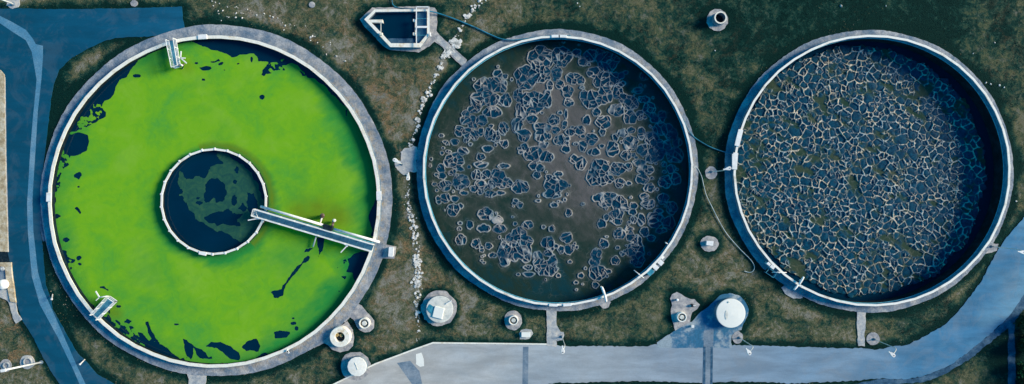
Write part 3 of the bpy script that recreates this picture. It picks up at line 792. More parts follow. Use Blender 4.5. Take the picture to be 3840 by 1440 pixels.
# ------------------------------------------------------------------ bubbles: a net of cells raised on a fine grid
def cells(X, Y, seeds, reach):
    """F1 and F2 distances to seeds that each stretch space in their own way"""
    F1 = np.full(X.shape, 9.0); F2 = np.full(X.shape, 9.0); ID = np.zeros(X.shape, int)
    xs = X[0, :]; ys = Y[:, 0]
    for k, (sx, sy, a, e, w) in enumerate(seeds):
        i0, i1 = np.searchsorted(xs, [sx - reach, sx + reach]); j0, j1 = np.searchsorted(ys, [sy - reach, sy + reach])
        if i1 <= i0 or j1 <= j0: continue
        dx = X[j0:j1, i0:i1] - sx; dy = Y[j0:j1, i0:i1] - sy
        c, s_ = math.cos(a), math.sin(a)
        d = np.hypot((dx * c + dy * s_) / e, (-dx * s_ + dy * c) * e) - w
        f1 = F1[j0:j1, i0:i1]; f2 = F2[j0:j1, i0:i1]; m_ = d < f1
        F2[j0:j1, i0:i1] = np.where(m_, f1, np.minimum(f2, d)); F1[j0:j1, i0:i1] = np.where(m_, d, f1)
        ID[j0:j1, i0:i1] = np.where(m_, k, ID[j0:j1, i0:i1])
    return F1, F2, ID

def spread(cx, cy, rx, ry, gap, rng, tries):
    """points no closer than a gap that varies from place to place"""
    pts = []; buck = {}
    for _ in range(tries):
        a = rng.uniform(0, 2 * math.pi); q = math.sqrt(rng.random())
        x = cx + rx * q * math.cos(a); y = cy + ry * q * math.sin(a)
        gp = gap * (0.55 + 1.1 * rng.random() ** 1.5)
        bi, bj = int(x // 2), int(y // 2)
        ok = True
        for u in (-1, 0, 1):
            for v in (-1, 0, 1):
                for (p, q2, g2) in buck.get((bi + u, bj + v), ()):
                    if (p - x) ** 2 + (q2 - y) ** 2 < ((gp + g2) / 2) ** 2: ok = False; break
                if not ok: break
            if not ok: break
        if ok: buck.setdefault((bi, bj), []).append((x, y, gp)); pts.append((x, y, gp))
    return pts

# tank three: packed foam
t = TANKS['three']; cx, cy = t['c']; R = t['R'] - t['wi']
rg = random.Random(5)
pts = spread(cx, cy, R + 1, R + 1, 1.16, rg, 34000)
seeds = [(x, y, rg.uniform(-0.9, 1.2), rg.uniform(0.85, 1.25), (gp - 1.3) * 0.33) for x, y, gp in pts]
xs = np.arange(cx - R, cx + R, 0.07); X, Y = np.meshgrid(xs, np.arange(cy - R, cy + R, 0.07))
wxx = X + (fbm(X, Y, 1.5, 61, 2) - 0.5) * 0.8; wyy = Y + (fbm(X, Y, 1.5, 87, 2) - 0.5) * 0.8
# warp by shifting lookups: evaluate on the regular grid, then sample the warped place
F1, F2, ID = cells(X, Y, seeds, 2.6)
ii = np.clip(((wxx - xs[0]) / 0.07).astype(int), 0, X.shape[1] - 1); jj = np.clip(((wyy - Y[0, 0]) / 0.07).astype(int), 0, X.shape[0] - 1)
gap = (F2 - F1)[jj, ii] + 0.10 * (fbm(X, Y, 0.35, 201, 2) - 0.5)
f1 = F1[jj, ii]; idw = ID[jj, ii]
seeds2 = [(x + rg.uniform(-0.4, 0.4), y + rg.uniform(-0.4, 0.4), rg.uniform(0, 3), rg.uniform(0.7, 1.4), 0) for x, y, gp in spread(cx, cy, R + 1, R + 1, 0.85, rg, 26000)]
G1, G2, ID2 = cells(X, Y, seeds2, 2.2)
gap2 = (G2 - G1)[jj, ii]
rngc = np.random.default_rng(3).random(len(seeds) + 1)
ang = np.arctan2(Y - cy, X - cx); rad = np.hypot(X - cx, (Y - cy) / t['ry'])
str_ = np.clip(fbm(X, Y, 0.9, 15, 3) * 3.0 - 0.75, 0.18, 1.2)
mem = np.clip(1.25 - gap / (0.09 + 0.09 * str_), 0, 1) ** 1.1 * str_
tear = np.clip((fbm(X, Y, 0.6, 99, 3) - 0.47) * 6, 0, 1)
mem2 = np.clip(1.2 - gap2 / 0.10, 0, 1) * tear * 0.8 * (rngc[idw] > 0.5)
mem = np.maximum(mem, mem2)
patch = fbm(X, Y, 2.6, 51, 4) + 0.10 * bl(2990, 480, 60) + 0.12 * bl(3130, 370, 50) + 0.12 * bl(3270, 650, 90) + 0.10 * bl(2960, 900, 80) + 0.10 * bl(3050, 700, 60)
X_, Y_ = X, Y
flow = fbm(X * 0.6 - Y * 0.5, X * 0.9 + Y * 1.3, 1.6, 401, 4)
hole = np.clip((patch * 0.45 + flow * 0.55 - 0.565) * 11, 0, 1)
scum = np.clip(np.maximum(np.maximum(hole, np.clip((f1 - 0.60) * 5, 0, 1) * np.clip((flow - 0.42) * 6, 0, 1) * 0.9), np.clip((0.5 - gap) * 3, 0, 1) * np.clip((patch - 0.53) * 9, 0, 1) * 0.7), 0, 1)
mem = mem * (1 - 0.92 * hole)
rim_shade = np.clip((rad - (R - 4.0)) / 3.5, 0, 1) * np.clip(np.cos(ang - 0.25) * 1.6, 0, 1)  # shade by the east wall, painted by dimming the foam lines
mem = mem * (1 - 0.1 * rim_shade)
dome = np.clip(gap, 0, 0.9)
Z = WZ3 + 0.10 + 0.10 * np.sqrt(np.clip(dome / 0.9, 0, 1)) * (1 - hole * 0.8) * (0.6 + 0.8 * rngc[idw]) + 0.22 * mem + 0.02 * fbm(X, Y, 0.5, 4)
edgeF = (R - 0.75 - 0.6 * np.clip(np.cos(ang - 0.4), 0, 1) - rad) + (fbm(X, Y, 2.2, 8) - 0.5) * 1.6 + (gap - 0.3) * 0.5 - 0.5 * np.clip(-np.sin(ang + 0.45), 0, 1) ** 3
o = march(X, Y, edgeF, Z, 'foam', FOAM3, attrs=dict(mem=mem, scum=scum, tone=patch))
tag(o, 'packed net of dark foam bubbles filling the rightmost tank', 'foam', None, 'stuff')
# strip of brown liquid between the foam and the wall
# tank two: scum with bubble clusters
d3 = [(145,290,60,50),(70,390,50,55),(140,370,45,40),(250,285,45,45),(325,265,20,18),(355,310,20,20),(395,280,30,28),(480,310,50,45),(440,270,25,20),(225,365,25,30),(190,430,15,25),(240,425,20,20),(310,395,40,25),(345,405,20,20),(410,365,30,25),(465,405,50,40),(520,390,25,25),(550,380,15,15),(280,460,25,30),(360,475,18,20),(400,500,50,40),(465,480,35,40),(530,465,25,30),(560,495,25,22),(600,520,30,35),(635,455,22,15),(665,382,20,20),(665,500,25,15),(690,545,28,28),(700,578,16,12),(525,555,35,28),(595,590,30,33),(640,580,20,22),(720,600,22,18),(755,580,20,22),(745,650,32,28),(790,635,14,12),(375,605,18,22),(425,565,20,18),(460,615,35,30),(455,665,15,18),(285,515,22,20),(270,575,8,22),(105,515,62,50),(30,480,22,30),(50,560,30,40),(175,500,22,40),(25,630,25,35),(60,680,30,30),(100,600,25,20),(150,640,40,20),(210,605,25,25),(265,625,12,18),(145,685,30,25),(220,655,20,18),(290,665,20,18),(335,655,30,20),(185,685,12,15),(240,705,28,25),(155,730,20,15),(60,740,18,18),(110,775,45,35),(170,790,35,25),(270,750,20,18),(400,700,28,28),(355,735,20,25),(410,765,28,18),(450,735,12,10),(345,820,25,30),(310,800,15,20),(520,690,15,18),(555,670,25,18),(600,655,20,15),(650,670,18,28),(700,695,32,30),(800,670,30,30),(830,715,22,22),(595,720,33,35),(655,755,25,28),(730,755,40,45),(775,740,25,30),(820,780,38,35),(505,750,28,35),(575,780,25,22),(700,800,30,20),(640,820,30,18),(585,840,20,18),(670,855,38,22),(765,825,12,12),(800,850,20,20),(105,835,18,18),(140,845,20,18),(125,880,18,18),(440,840,40,35),(530,850,35,30),(430,890,50,40),(655,900,30,25),(540,920,22,22),(490,900,20,20),(770,915,30,28),(825,900,22,28),(185,890,15,12),(230,875,20,12),(215,930,50,35),(260,930,20,20),(40,940,40,30),(690,945,25,20)]
d2 = [(1215,370,22,18),(1250,385,15,12),(1150,440,45,45),(1200,430,35,35),(1240,435,20,30),(1120,505,40,35),(1180,500,40,30),(1255,505,28,30),(1095,550,28,18),(1190,565,42,25),(1055,575,18,20),(1050,605,22,22),(1090,615,25,30),(1135,605,28,25),(1025,660,25,25),(1065,670,20,28),(1100,680,20,25),(1130,665,15,20),(1175,675,25,30),(1205,690,20,25),(1245,645,22,30),(1000,715,20,16),(1040,760,25,18),(1165,750,25,15),(995,810,45,35),(1130,790,20,18),(935,770,10,10),(962,762,10,8),(1250,725,18,18),(1130,830,30,15),(1245,835,25,12),(930,850,18,25),(935,885,20,15),(985,870,18,12),(1025,850,20,12),(1110,880,25,22),(1160,875,20,20),(1215,885,35,30),(950,935,30,25),(1030,915,38,35),(1130,935,30,25),(1185,930,20,20),(1245,920,40,25),(1095,950,20,15),(930,682,12,8),(880,800,8,8),(960,720,10,10)]
d6 = [(915,35,10,15),(950,30,25,22),(1000,35,20,15),(990,90,28,28),(1025,70,15,12),(1155,110,35,28),(1215,140,25,18),(1145,182,30,18),(1225,185,30,20),(1075,165,15,20),(1030,240,25,25),(1108,260,22,22),(1170,272,18,15),(1135,292,12,12),(1190,318,20,12),(1250,310,30,55),(1275,230,18,20),(1135,345,8,6),(1045,5,20,10),(1180,10,25,15),(1230,5,20,10)]
d7 = [(200,10,40,20),(265,40,8,10),(40,65,15,15),(80,165,25,18),(200,185,15,15),(15,160,10,10),(35,210,35,30),(180,255,30,28),(70,245,30,25),(15,300,25,45),(65,300,30,50),(130,340,25,40),(205,350,20,30),(175,385,45,35),(275,230,28,25),(245,290,15,20),(285,290,22,22),(180,308,20,15),(210,65,20,12),(285,105,15,18),(85,415,25,12),(345,420,15,13),(320,455,10,8),(290,350,10,8),(430,30,25,18),(470,55,30,20),(540,60,35,35),(480,20,40,18),(525,115,32,25),(530,150,25,15),(473,128,12,15),(450,160,20,20),(610,70,18,18),(605,100,18,15),(610,140,15,18),(650,140,18,28),(665,25,20,18),(685,60,32,22),(760,35,25,25),(720,140,38,35),(735,95,20,12),(790,155,28,30),(805,80,25,30),(665,200,20,22),(700,232,18,14),(540,210,28,25),(595,225,20,25),(630,240,20,22),(590,185,20,10),(460,260,22,22),(620,295,42,40),(635,345,28,30),(555,310,12,12),(425,315,25,30),(415,350,25,20),(520,345,20,20),(430,405,42,35),(485,400,12,10),(418,468,15,15),(530,280,10,8),(745,195,20,12),(690,310,8,8),(80,380,20,12),(232,420,10,10),(130,45,14,8),(355,60,8,6)]
EL = []
for dd, (ox, oy) in ((d3, (1920, 0)), (d2, (960, 0)), (d6, (960, 720)), (d7, (1920, 720))):
    for x, y, a, b in dd:
        w = P(ox + x / 1.3417, oy + y / 1.3417, WZ2)
        EL.append((w[0], w[1], a / 1.3417 / PPM * 1.17, b / 1.3417 / PPM * 1.17))
_r = random.Random(31)
for (ex, ey, a, b) in list(EL):
    for _ in range(_r.choice((0, 0, 1, 1, 2))):
        an_ = _r.uniform(0, 6.28); d_ = max(a, b) + _r.uniform(0.15, 0.9)
        q_ = _r.uniform(0.14, 0.36)
        EL.append((ex + d_ * math.cos(an_), ey + d_ * math.sin(an_), q_ * _r.uniform(0.8, 1.5), q_))
t = TANKS['two']; cx, cy = t['c']; R = t['R'] - t['wi']
xs = np.arange(cx - R, cx + R, 0.07); X, Y = np.meshgrid(xs, np.arange(cy - R, cy + R, 0.07))
rg = random.Random(9)
wob1 = (fbm(X, Y, 0.9, 33, 3) - 0.5)
inside = np.full(X.shape, -2.0); seeds = []
for (ex, ey, a, b) in EL:
    i0, i1 = np.searchsorted(xs, [ex - a - 1.2, ex + a + 1.2]); j0, j1 = np.searchsorted(Y[:, 0], [ey - b - 1.2, ey + b + 1.2])
    sub = (slice(j0, j1), slice(i0, i1))
    dx = X[sub] - ex; dy = Y[sub] - ey
    m_ = min(a, b)
    th = np.arctan2(dy, dx); ph = rg.uniform(0, 6.3)
    lump = 1 + 0.06 * np.sin(3 * th + ph) + 0.05 * np.sin(5 * th + ph * 2) + 0.03 * np.sin(9 * th + ph)
    e = (lump - np.hypot(dx / a, dy / b)) * m_
    inside[sub] = np.maximum(inside[sub], e)
    area = a * b
    k_ = max(1, int(round(area / 0.34 * rg.uniform(0.6, 1.2))))
    if k_ == 1:
        seeds.append((ex, ey, 0, 1, 0))
    else:
        for _ in range(k_):
            an_ = rg.uniform(0, 6.28); q = math.sqrt(rg.random()) * 0.85
            seeds.append((ex + a * q * math.cos(an_), ey + b * q * math.sin(an_), rg.uniform(0, 3), rg.uniform(0.8, 1.25), rg.uniform(-0.15, 0.15)))
inside = inside + wob1 * 0.16
F1, F2, ID = cells(X, Y, seeds, 3.0)
gap = np.abs(F2 - F1)
str_ = np.clip(fbm(X, Y, 1.3, 25, 3) * 2.2 - 0.45, 0.12, 1.0)
inn = inside > 0
mem_b = np.clip(1.15 - np.abs(inside - 0.02) / (0.06 + 0.055 * str_), 0, 1) * (0.35 + 0.65 * str_)
mem_i = np.clip(1.15 - gap / 0.12, 0, 1) * np.clip(str_ * 1.1, 0, 1) * inn
mem = np.maximum(mem_b, mem_i)
sd2 = [(x, y, rg.uniform(0, 3), rg.uniform(0.7, 1.4), 0) for x, y, gp in spread(cx, cy, R, R, 0.8, rg, 26000)]
H1, H2, _i = cells(X, Y, sd2, 2.0)
tr2 = np.clip((fbm(X, Y, 0.6, 91, 3) - 0.48) * 6, 0, 1)
mem = np.maximum(mem, np.clip(1.2 - (H2 - H1) / 0.09, 0, 1) * tr2 * 0.75 * inn)
web = np.clip(1.3 - (H2 - H1) / 0.10, 0, 1) * np.clip((fbm(X, Y, 1.0, 93, 3) - 0.5) * 6, 0, 1) * np.clip(1 + inside / 0.9, 0, 1) * (~inn) * 0.28
mem = np.maximum(mem, web)
halo = np.clip(1 + inside / 0.55, 0, 1) * (~inn) * 0.13 * np.clip(fbm(X, Y, 0.7, 77, 3) * 2 - 0.4, 0, 1)
mem = np.maximum(mem, halo)
wisp = np.clip(1 - np.abs(fbm(X, Y, 2.0, 123, 4) - 0.5) / 0.02, 0, 1) * np.clip(fbm(X, Y, 4.0, 19) * 3 - 1.4, 0, 1) * 0.12
mem = np.maximum(mem, wisp)
scum = np.where(inn, 0.0, 1.0)
scum = np.clip(0.5 - inside / 0.06, 0, 1)
def b2(px, py, r, s=1.0): return s * np.exp(-(((X - P(px, py, WZ2)[0]) ** 2 + (Y - P(px, py, WZ2)[1]) ** 2) / (r / PPM) ** 2))
tone = 0.30 + b2(2110, 480, 200, 0.55) + b2(2170, 690, 180, 0.45) + b2(2050, 320, 130, 0.4) + b2(2250, 560, 120, 0.2) + b2(1850, 560, 170, 0.16) + b2(2010, 880, 170, 0.16) + b2(2250, 820, 120, 0.15)
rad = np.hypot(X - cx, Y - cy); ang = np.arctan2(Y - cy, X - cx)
tone = tone - 0.30 * np.clip((rad - R + 5) / 5, 0, 1) * (0.4 + 0.6 * np.clip(np.cos(ang - 0.4), 0, 1)) - b2(2060, 1090, 180, 0.25) - b2(2420, 300, 130, 0.15) + (fbm(X, Y, 3.0, 14) - 0.5) * 0.5 + (fbm(X + 0.5 * Y, Y * 0.6, 0.9, 17, 4) - 0.5) * 0.5  # wall shade painted into the tone, darkest toward the east rim
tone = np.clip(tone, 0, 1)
mem = mem * np.clip(1.1 - np.clip((rad - R + 3.5) / 3.5, 0, 1) * 0.7 * np.clip(np.cos(ang - 0.3) + 0.2, 0, 1), 0.2, 1)  # bubble lines dimmed as painted shade near the east rim
Z = WZ2 + np.clip(inside, 0, 0.5) ** 0.6 * 0.06 + 0.16 * mem + 0.03 * fbm(X, Y, 1.0, 2)
o = march(X, Y, R + 0.02 - rad, Z, 'foam', FOAM2, attrs=dict(mem=mem, scum=scum, tone=tone))
tag(o, 'brown scum with dark bubble clusters floating in the middle tank', 'foam', None, 'stuff')

# ------------------------------------------------------------------ rotating bridge over the algae
root = empty('access_bridge', P(1180, 862, 1.2), 'long blue bridge with white pipe crossing the green tank from rim to inner ring', 'bridge')
A = [P(958, 784, 1.3), P(1403, 916, 1.3)]; B = [P(951, 809, 1.3), P(1393, 941, 1.3)]
zt_, zb_ = 1.34, 1.14
m = MB().prism([A[0][:2], A[1][:2], B[1][:2], B[0][:2]], zb_, zt_, True); m.build('deck', DECK, root)
for i in range(1, 15):
    f = i / 15
    a = Vector(A[0]).lerp(Vector(A[1]), f); b = Vector(B[0]).lerp(Vector(B[1]), f)
    MB().bar((a.x, a.y, 1.36), (b.x, b.y, 1.36), 0.05, 0.04).build('rung', DECKL, root)
def handrail(root, p, q, z0, z1, n, w=0.09, mat=WHITE):
    m = MB(); p = Vector(p); q = Vector(q)
    for z in (z1, (z0 + z1) / 2, z0 + 0.08):
        m.bar((p.x, p.y, z), (q.x, q.y, z), w if z != (z0 + z1) / 2 else w * 0.6)
    o = m.build('handrail', mat, root)
    for i in range(n + 1):
        v = p.lerp(q, i / n)
        MB().bar((v.x, v.y, z0 - 0.1), (v.x, v.y, z1 - w / 2), w * 0.9).build('post', mat, o)
    return o
handrail(root, A[0], A[1], 1.36, 2.35, 9, 0.11)
handrail(root, B[0], B[1], 1.36, 2.35, 9, 0.11)
handrail(root, A[0], B[0], 1.36, 2.35, 1, 0.08)
m = MB().tube([P(977, 774, 1.5), P(1211, 844, 1.5)], 0.2, 12); m.build('pipe', WHITE, root, True)
m = MB().tube([P(1252, 859, 1.5), P(1424, 908, 1.5)], 0.2, 12); m.build('pipe', WHITE, root, True)
MB().tube([P(980, 787, 1.45), P(1240, 864, 1.45), P(1398, 911, 1.45)], 0.06, 8).build('cable_duct', TEAL, root, True)
c_ = P(1231, 853, 1.5)
MB().box(c_, (1.5, 0.75, 0.7), math.radians(-16.5), 0.06).build('drive_unit', DARK, root)
MB().tube([P(1208, 813, 0.4), P(1209, 808, 1.6)], 0.34, 14).build('float', BROWN, root, True)
MB().tube([P(1251, 828, 0.5), P(1246, 848, 1.2)], 0.2, 12).build('motor', BROWN, root, True)
MB().lathe(*P(1252, 827, 1.5)[:2], [(0.24, 1.0), (0.26, 1.45), (0.15, 1.55)], 14, True).build('motor_cap', LID, root, True)
MB().tube([P(1209, 809, 1.2), P(1200, 840, 1.2)], 0.13, 10).build('skimmer_pipe', LID, root, True)
MB().tube([P(1188, 880, 0.9), P(1174, 925, 0.6)], 0.12, 10).build('skimmer_pipe', LID, root, True)
def spot(root, foot, top, head, name='work_lamp'):
    p = MB().tube([foot, top], 0.05, 8).build(name, WHITE, root, True)
    MB().bar(top, head, 0.15, 0.12).build('lamp_head', WHITE, p)
    MB().box(top, (0.3, 0.3, 0.15)).build('bracket', WHITE, p)
spot(root, P(958, 792, 1.5), P(968, 819, 2.2), P(930, 826, 2.2))
spot(root, P(1277, 908, 1.5), P(1301, 922, 2.2), P(1278, 947, 2.2))

# ------------------------------------------------------------------ short gangways
def gangway(label, corners, group, lamp):
    c0, c1_, c2_, c3_ = corners   # rim-left, rim-right, end-right, end-left seen at deck height
    w = [P(*c, 1.25) for c in corners]
    ctr = (sum(v[0] for v in w) / 4, sum(v[1] for v in w) / 4, 1.15)
    root = empty('gangway', ctr, label, 'walkway', group)
    MB().prism([v[:2] for v in w], 1.17, 1.25, True).build('deck', DECKL, root)
    handrail(root, w[0], w[3], 1.27, 2.35, 3, 0.10)
    handrail(root, w[1], w[2], 1.27, 2.35, 3, 0.10)
    handrail(root, w[3], w[2], 1.27, 2.35, 1, 0.10)
    lamp(root)
    return root
def lamp_a(root):
    hub = P(677, 217, 2.4)
    MB().tube([P(668, 232, 1.4), hub], 0.06, 8).build('lamp_post', WHITE, root, True)
    for e in ((679, 192), (695, 218), (700, 237)):
        MB().bar(hub, P(*e, 2.4), 0.16, 0.12).build('lamp_arm', WHITE, root)
    MB().tube([P(672, 244, 1.3), P(690, 240, 1.1), P(684, 256, 0.3)], 0.12, 8).build('scum_chute', BROWN, root, True)
    MB().tube([P(676, 241, 1.5), P(686, 247, 1.4)], 0.13, 8).build('pipe', WHITE, root, True)
gangway('short white railed gangway over algae at top of the green tank', [(634, 154), (661, 148), (678, 250), (655, 257)], 'short gangways', lamp_a)
def lamp_b(root):
    hub = P(373, 1115, 2.6)
    MB().tube([P(412, 1112, 1.6), P(400, 1110, 2.3), hub], 0.09, 8).build('lamp_post', WHITE, root, True)
    for e in ((359, 1092), (360, 1127)):
        MB().bar(hub, P(*e, 2.6), 0.17 if e[1] < 1100 else 0.1, 0.12).build('lamp_arm', WHITE, root)
gangway('short white railed gangway at lower left edge of the green tank', [(352, 1178), (374, 1196), (441, 1129), (413, 1110)], 'short gangways', lamp_b)
# small rim bracket at the bottom right of the first tank
rb = empty('rim_bracket', P(1080, 1322, RH), 'small white bracket on lower rim of the green tank', 'bracket')
MB().bar(P(1075, 1312, 1.3), P(1084, 1325, 1.3), 0.18, 0.2).build('arm', WHITE, rb)
MB().box(P(1078, 1318, 1.3), (0.35, 0.25, 0.2)).build('foot', LID, rb)

# ------------------------------------------------------------------ pointed basin
z9 = lambda p: C(1320, 0, 3.716, p)
root = empty('concrete_basin', (*P(1490, 105)[:2], 0), 'pointed concrete basin of dark water at top centre', 'basin')
bz = 1.0
outp = W(z9([(170, 268), (316, 130), (1076, 128), (1078, 484), (952, 660), (532, 655)]), bz)
inp = W(z9([(228, 268), (326, 166), (1046, 156), (1046, 474), (940, 602), (546, 602)]), bz)
def framewall(outer, inner, z0, z1):
    m = MB(); n = len(outer)
    m.quadstrip([[(*outer[i], z0), (*outer[i], z1), (*inner[i], z1), (*inner[i], z0)] for i in range(n)], True, wrap=True)
    return m
framewall(outp, inp, bz - 0.1, bz).build('coping', RIM, root)
sh = lambda poly, c, k: [(c[0] + (x - c[0]) * k, c[1] + (y - c[1]) * k) for x, y in poly]
bc = P(1490, 105, bz)
framewall(sh(outp, bc, 0.992), sh(inp, bc, 1.008), -1.6, bz - 0.1).build('wall', OUTW, root)
MB().prism(W(z9([(200, 274), (425, 272), (428, 314), (200, 308)]), bz), 0.3, bz - 0.02, True).build('baffle', RIM, root)
for bxp in ((408, 476, 40, 32), (870, 288, 34, 34), (866, 475, 30, 36)):
    x, y, a, b = bxp
    q = z9([(x, y)])[0]
    MB().box(P(q[0], q[1], bz), (a / 3.716 / PPM, b / 3.716 / PPM, 0.5)).build('block', RIM, root)
g0, g1 = z9([(403, 320), (403, 458)])
MB().bar(P(*g0, 0.9), P(*g1, 0.9), 0.10).build('gate_rod', LID, root)
g0, g1 = z9([(884, 290), (884, 475)])
MB().bar(P(*g0, 0.9), P(*g1, 0.9), 0.12).build('gate_rod', LID, root)
fr = MB()
for a, b, w in (((897, 92), (897, 640), 0.13), ((1072, 92), (1072, 480), 0.13), ((893, 95), (1076, 95), 0.13), ((900, 376), (1050, 376), 0.28), ((897, 640), (905, 650), 0.1)):
    p, q = z9([a, b]); fr.bar(P(*p, bz + 0.35), P(*q, bz + 0.35), w, 0.12)
fr.build('platform_frame', WHITE, root)
for a, b in (((905, 258), (1040, 258)), ((905, 490), (1030, 490))):
    p, q = z9([a, b]); MB().bar(P(*p, bz + 0.2), P(*q, bz + 0.2), 0.06, 0.06).build('grating_joint', TEAL, root)
MB().prism(W(z9([(902, 156), (1044, 156), (1044, 474), (942, 600), (902, 600)]), 0.6), 0.5, 0.6, True).build('platform', DECK, root)
MB().prism(W(z9([(490, 535), (880, 535), (880, 600), (546, 600)]), 0.24), 0.1, 0.24).build('ledge', VERGE, root)
MB().sheet(sh(inp, bc, 1.01), 0.16).build('basin_water', WATER, root)
p, q = z9([(1088, 455), (1096, 510)])
MB().tube([P(*p, 1.2), P(*q, 1.2)], 0.10, 8).build('valve_handle', WHITE, root)

# ------------------------------------------------------------------ hoses
def hose(name, pts, r, mat, label, z=0.15, cat='hose'):
    pp = spline([P(x, y, q) for x, y, q in [(p[0], p[1], p[2] if len(p) > 2 else z) for p in pts]], False, 8)
    o = MB().tube(pp, r, 8).build(name, mat, None, True)
    return tag(o, label, cat)
hose('hose', [(1560, 36, 0.9), (1612, 42, 0.8), (1660, 55, 0.3), (1720, 77), (1780, 102), (1840, 130), (1885, 147, 0.3), (1930, 150, 0.4), (1990, 143, 0.4), (2060, 135, 0.4), (2140, 134, 0.4)], 0.10, HOSE, 'teal hose running from the pointed basin down to the middle tank')
hose('hose', [(1467, -30), (1470, 2), (1474, 18), (1488, 27), (1510, 31), (1545, 33, 0.6), (1560, 34, 0.9)], 0.07, HOSE, 'teal hose entering from the top edge of the pointed basin')
hose('hose', [(2560, 445, 0.4), (2575, 475, 0.4), (2585, 492, 0.3), (2600, 511), (2620, 526), (2660, 549), (2695, 563), (2722, 571), (2745, 577, 0.5), (2762, 578, 1.2)], 0.075, HOSE, 'teal hose joining the middle tank to the rightmost tank')
hose('hose', [(2602, 628, 0.5), (2612, 627), (2622, 642), (2632, 665), (2640, 700), (2650, 735), (2673, 782), (2700, 835), (2728, 880), (2777, 936), (2814, 973), (2829, 1000), (2822, 1018), (2807, 1021), (2791, 1016)], 0.055, HOSEW, 'thin pale hose on the grass ending in a hook')

# ------------------------------------------------------------------ street lamps
def street_lamp(base, head, label, h=7.0, kind=0):
    b = P(*base, 0.0); hd = P(*head, h)
    root = empty('street_lamp', (b[0], b[1], 0.05), label, 'street lamp', 'street lamps beside the tanks')
    v = Vector((hd[0] - b[0], hd[1] - b[1], 0)); L = max(v.length, 0.01)
    pts = [(b[0], b[1], 0.05), (b[0], b[1], h * 0.55), (b[0], b[1], h * 0.86), (b[0] + v.x * 0.25, b[1] + v.y * 0.25, h * 0.96), (hd[0] - v.x * 0.1, hd[1] - v.y * 0.1, h)]
    MB().tube(spline(pts, False, 4), 0.055, 8).build('pole', LID, root, True)
    MB().lathe(b[0], b[1], [(0.22, 0.05), (0.22, 0.18), (0.08, 0.22), (0.07, 0.7)], 12).build('foot', OUTW, root, True)
    d = Vector((head[0] - base[0], base[1] - head[1], 0)).normalized()
    hv = Vector(hd)
    n = Vector((-d.y, d.x, 0))
    prof = [(-0.75, 0.08), (-0.45, 0.10), (-0.2, 0.22), (0.1, 0.30), (0.35, 0.26), (0.45, 0.12)]
    rings = []
    for s_, w in prof:
        c = hv + d * s_
        rings.append([tuple(c + n * w + Vector((0, 0, -0.06))), tuple(c + n * w * 0.8 + Vector((0, 0, 0.06))), tuple(c - n * w * 0.8 + Vector((0, 0, 0.06))), tuple(c - n * w + Vector((0, 0, -0.06)))])
    MB().quadstrip(rings, True, True, True).build('lamp_head', WHITE, root)
    MB().box(tuple(hv + d * 0.22 + Vector((0, 0, 0.08))), (0.16, 0.10, 0.05)).build('photocell', DARK, root)
    return root
street_lamp((2107, 1262), (2110, 1315), 'street lamp below the middle tank, leaning over the pale road beside its path')
street_lamp((2772, 1266), (2808, 1321), 'street lamp just right of the big white round tank')
street_lamp((3277, 1272), (3347, 1330), 'street lamp below the rightmost tank on a round pad')
street_lamp((3716, 924), (3835, 946), 'street lamp at the right edge over the curving road')
street_lamp((2668, 644), (2731, 632), 'street lamp on the pad between middle and rightmost tanks')
street_lamp((1510, 615), (1484, 602), 'street lamp on the pale patch between green and middle tanks')
street_lamp((1531, 655), (1530, 665), 'small lamp at lower tip of the pale patch between green and middle tanks', 2.2)
def mast(base, top, label, h, r=0.13):
    b = P(*base); tp = P(*top, h)
    root = empty('lamp_mast', (b[0], b[1], 0.05), label, 'mast', 'white lamp masts')
    MB().tube([(b[0], b[1], 0.05), tp], [r * 1.15, r], 10).build('pole', WHITE, root, True)
    MB().lathe(b[0], b[1], [(0.3, 0.05), (0.3, 0.2), (0.12, 0.25)], 12, True).build('foot', OUTW, root)
    MB().box((tp[0] - 0.15, tp[1] - 0.05, tp[2]), (0.75, 0.42, 0.2), 0.2).build('lamp_head', WHITE, root)
    return root
mast((156, 1358), (16, 1388), 'tall white lamp mast crossing two round pads at lower left', 8.0)
mast((51, 16), (-40, -22), 'white lamp mast at the top left corner above the blue road', 5.0)
# marker posts
def marker(a, b, label):
    root = empty('marker_post', P(*a), label, 'post', 'marker posts along the blue road')
    MB().tube([P(*a, 0.0), P(*b, 1.2)], 0.09, 8).build('post', STONE, root)
    MB().box(P(*b, 1.25), (0.24, 0.24, 0.12)).build('cap', WHITE, root)
    return root
marker((197, 1104), (194, 1122), 'pale marker post in grass beside the bend of the blue road')
marker((318, 1348), (300, 1366), 'pale marker post at the edge of the blue road near bottom')

# ------------------------------------------------------------------ manholes, lids, boxes
def ring_manhole(c, ro, label, h=0.8, hole=0.78, disc=0.45, group='round shafts with a white valve cap', stem=True, mat=RIM2):
    x, y, _ = P(*c, h); R_ = ro / PPM
    root = empty('inspection_shaft', (x, y, 0), label, 'manhole', group)
    MB().lathe(x, y, [(R_ * 1.04, 0.0), (R_ * 0.99, h - 0.06), (R_ * 0.96, h), (R_ * hole + 0.02, h), (R_ * hole, h - 0.03), (R_ * hole * 0.98, h - 0.9)], 40).build('shaft_wall', mat, root)
    MB().lathe(x, y, [(R_ * hole, h - 0.75), (R_ * 0.05, h - 0.75)], 36, True).build('shaft_bottom', DARK, root)
    if stem:
        MB().lathe(x, y, [(R_ * disc, h - 0.7), (R_ * disc, h - 0.12), (R_ * disc * 0.85, h - 0.05)], 28, True).build('valve_cap', LID, root)
        MB().bar((x + R_ * disc, y, h - 0.3), (x + R_ * hole, y + 0.1, h - 0.3), 0.06).build('bracket', LID, root)
    return root
ring_manhole((1365.5, 1213), 20, 'round shaft with white cap on the pad at lower right of the green tank', mat=RIM)
ring_manhole((1925.5, 1202), 17.5, 'round shaft with white cap on oval pad below the middle tank')
ring_manhole((2557.8, 1190), 18, 'round shaft with white cap on the three-lobed pad left of the big white tank')
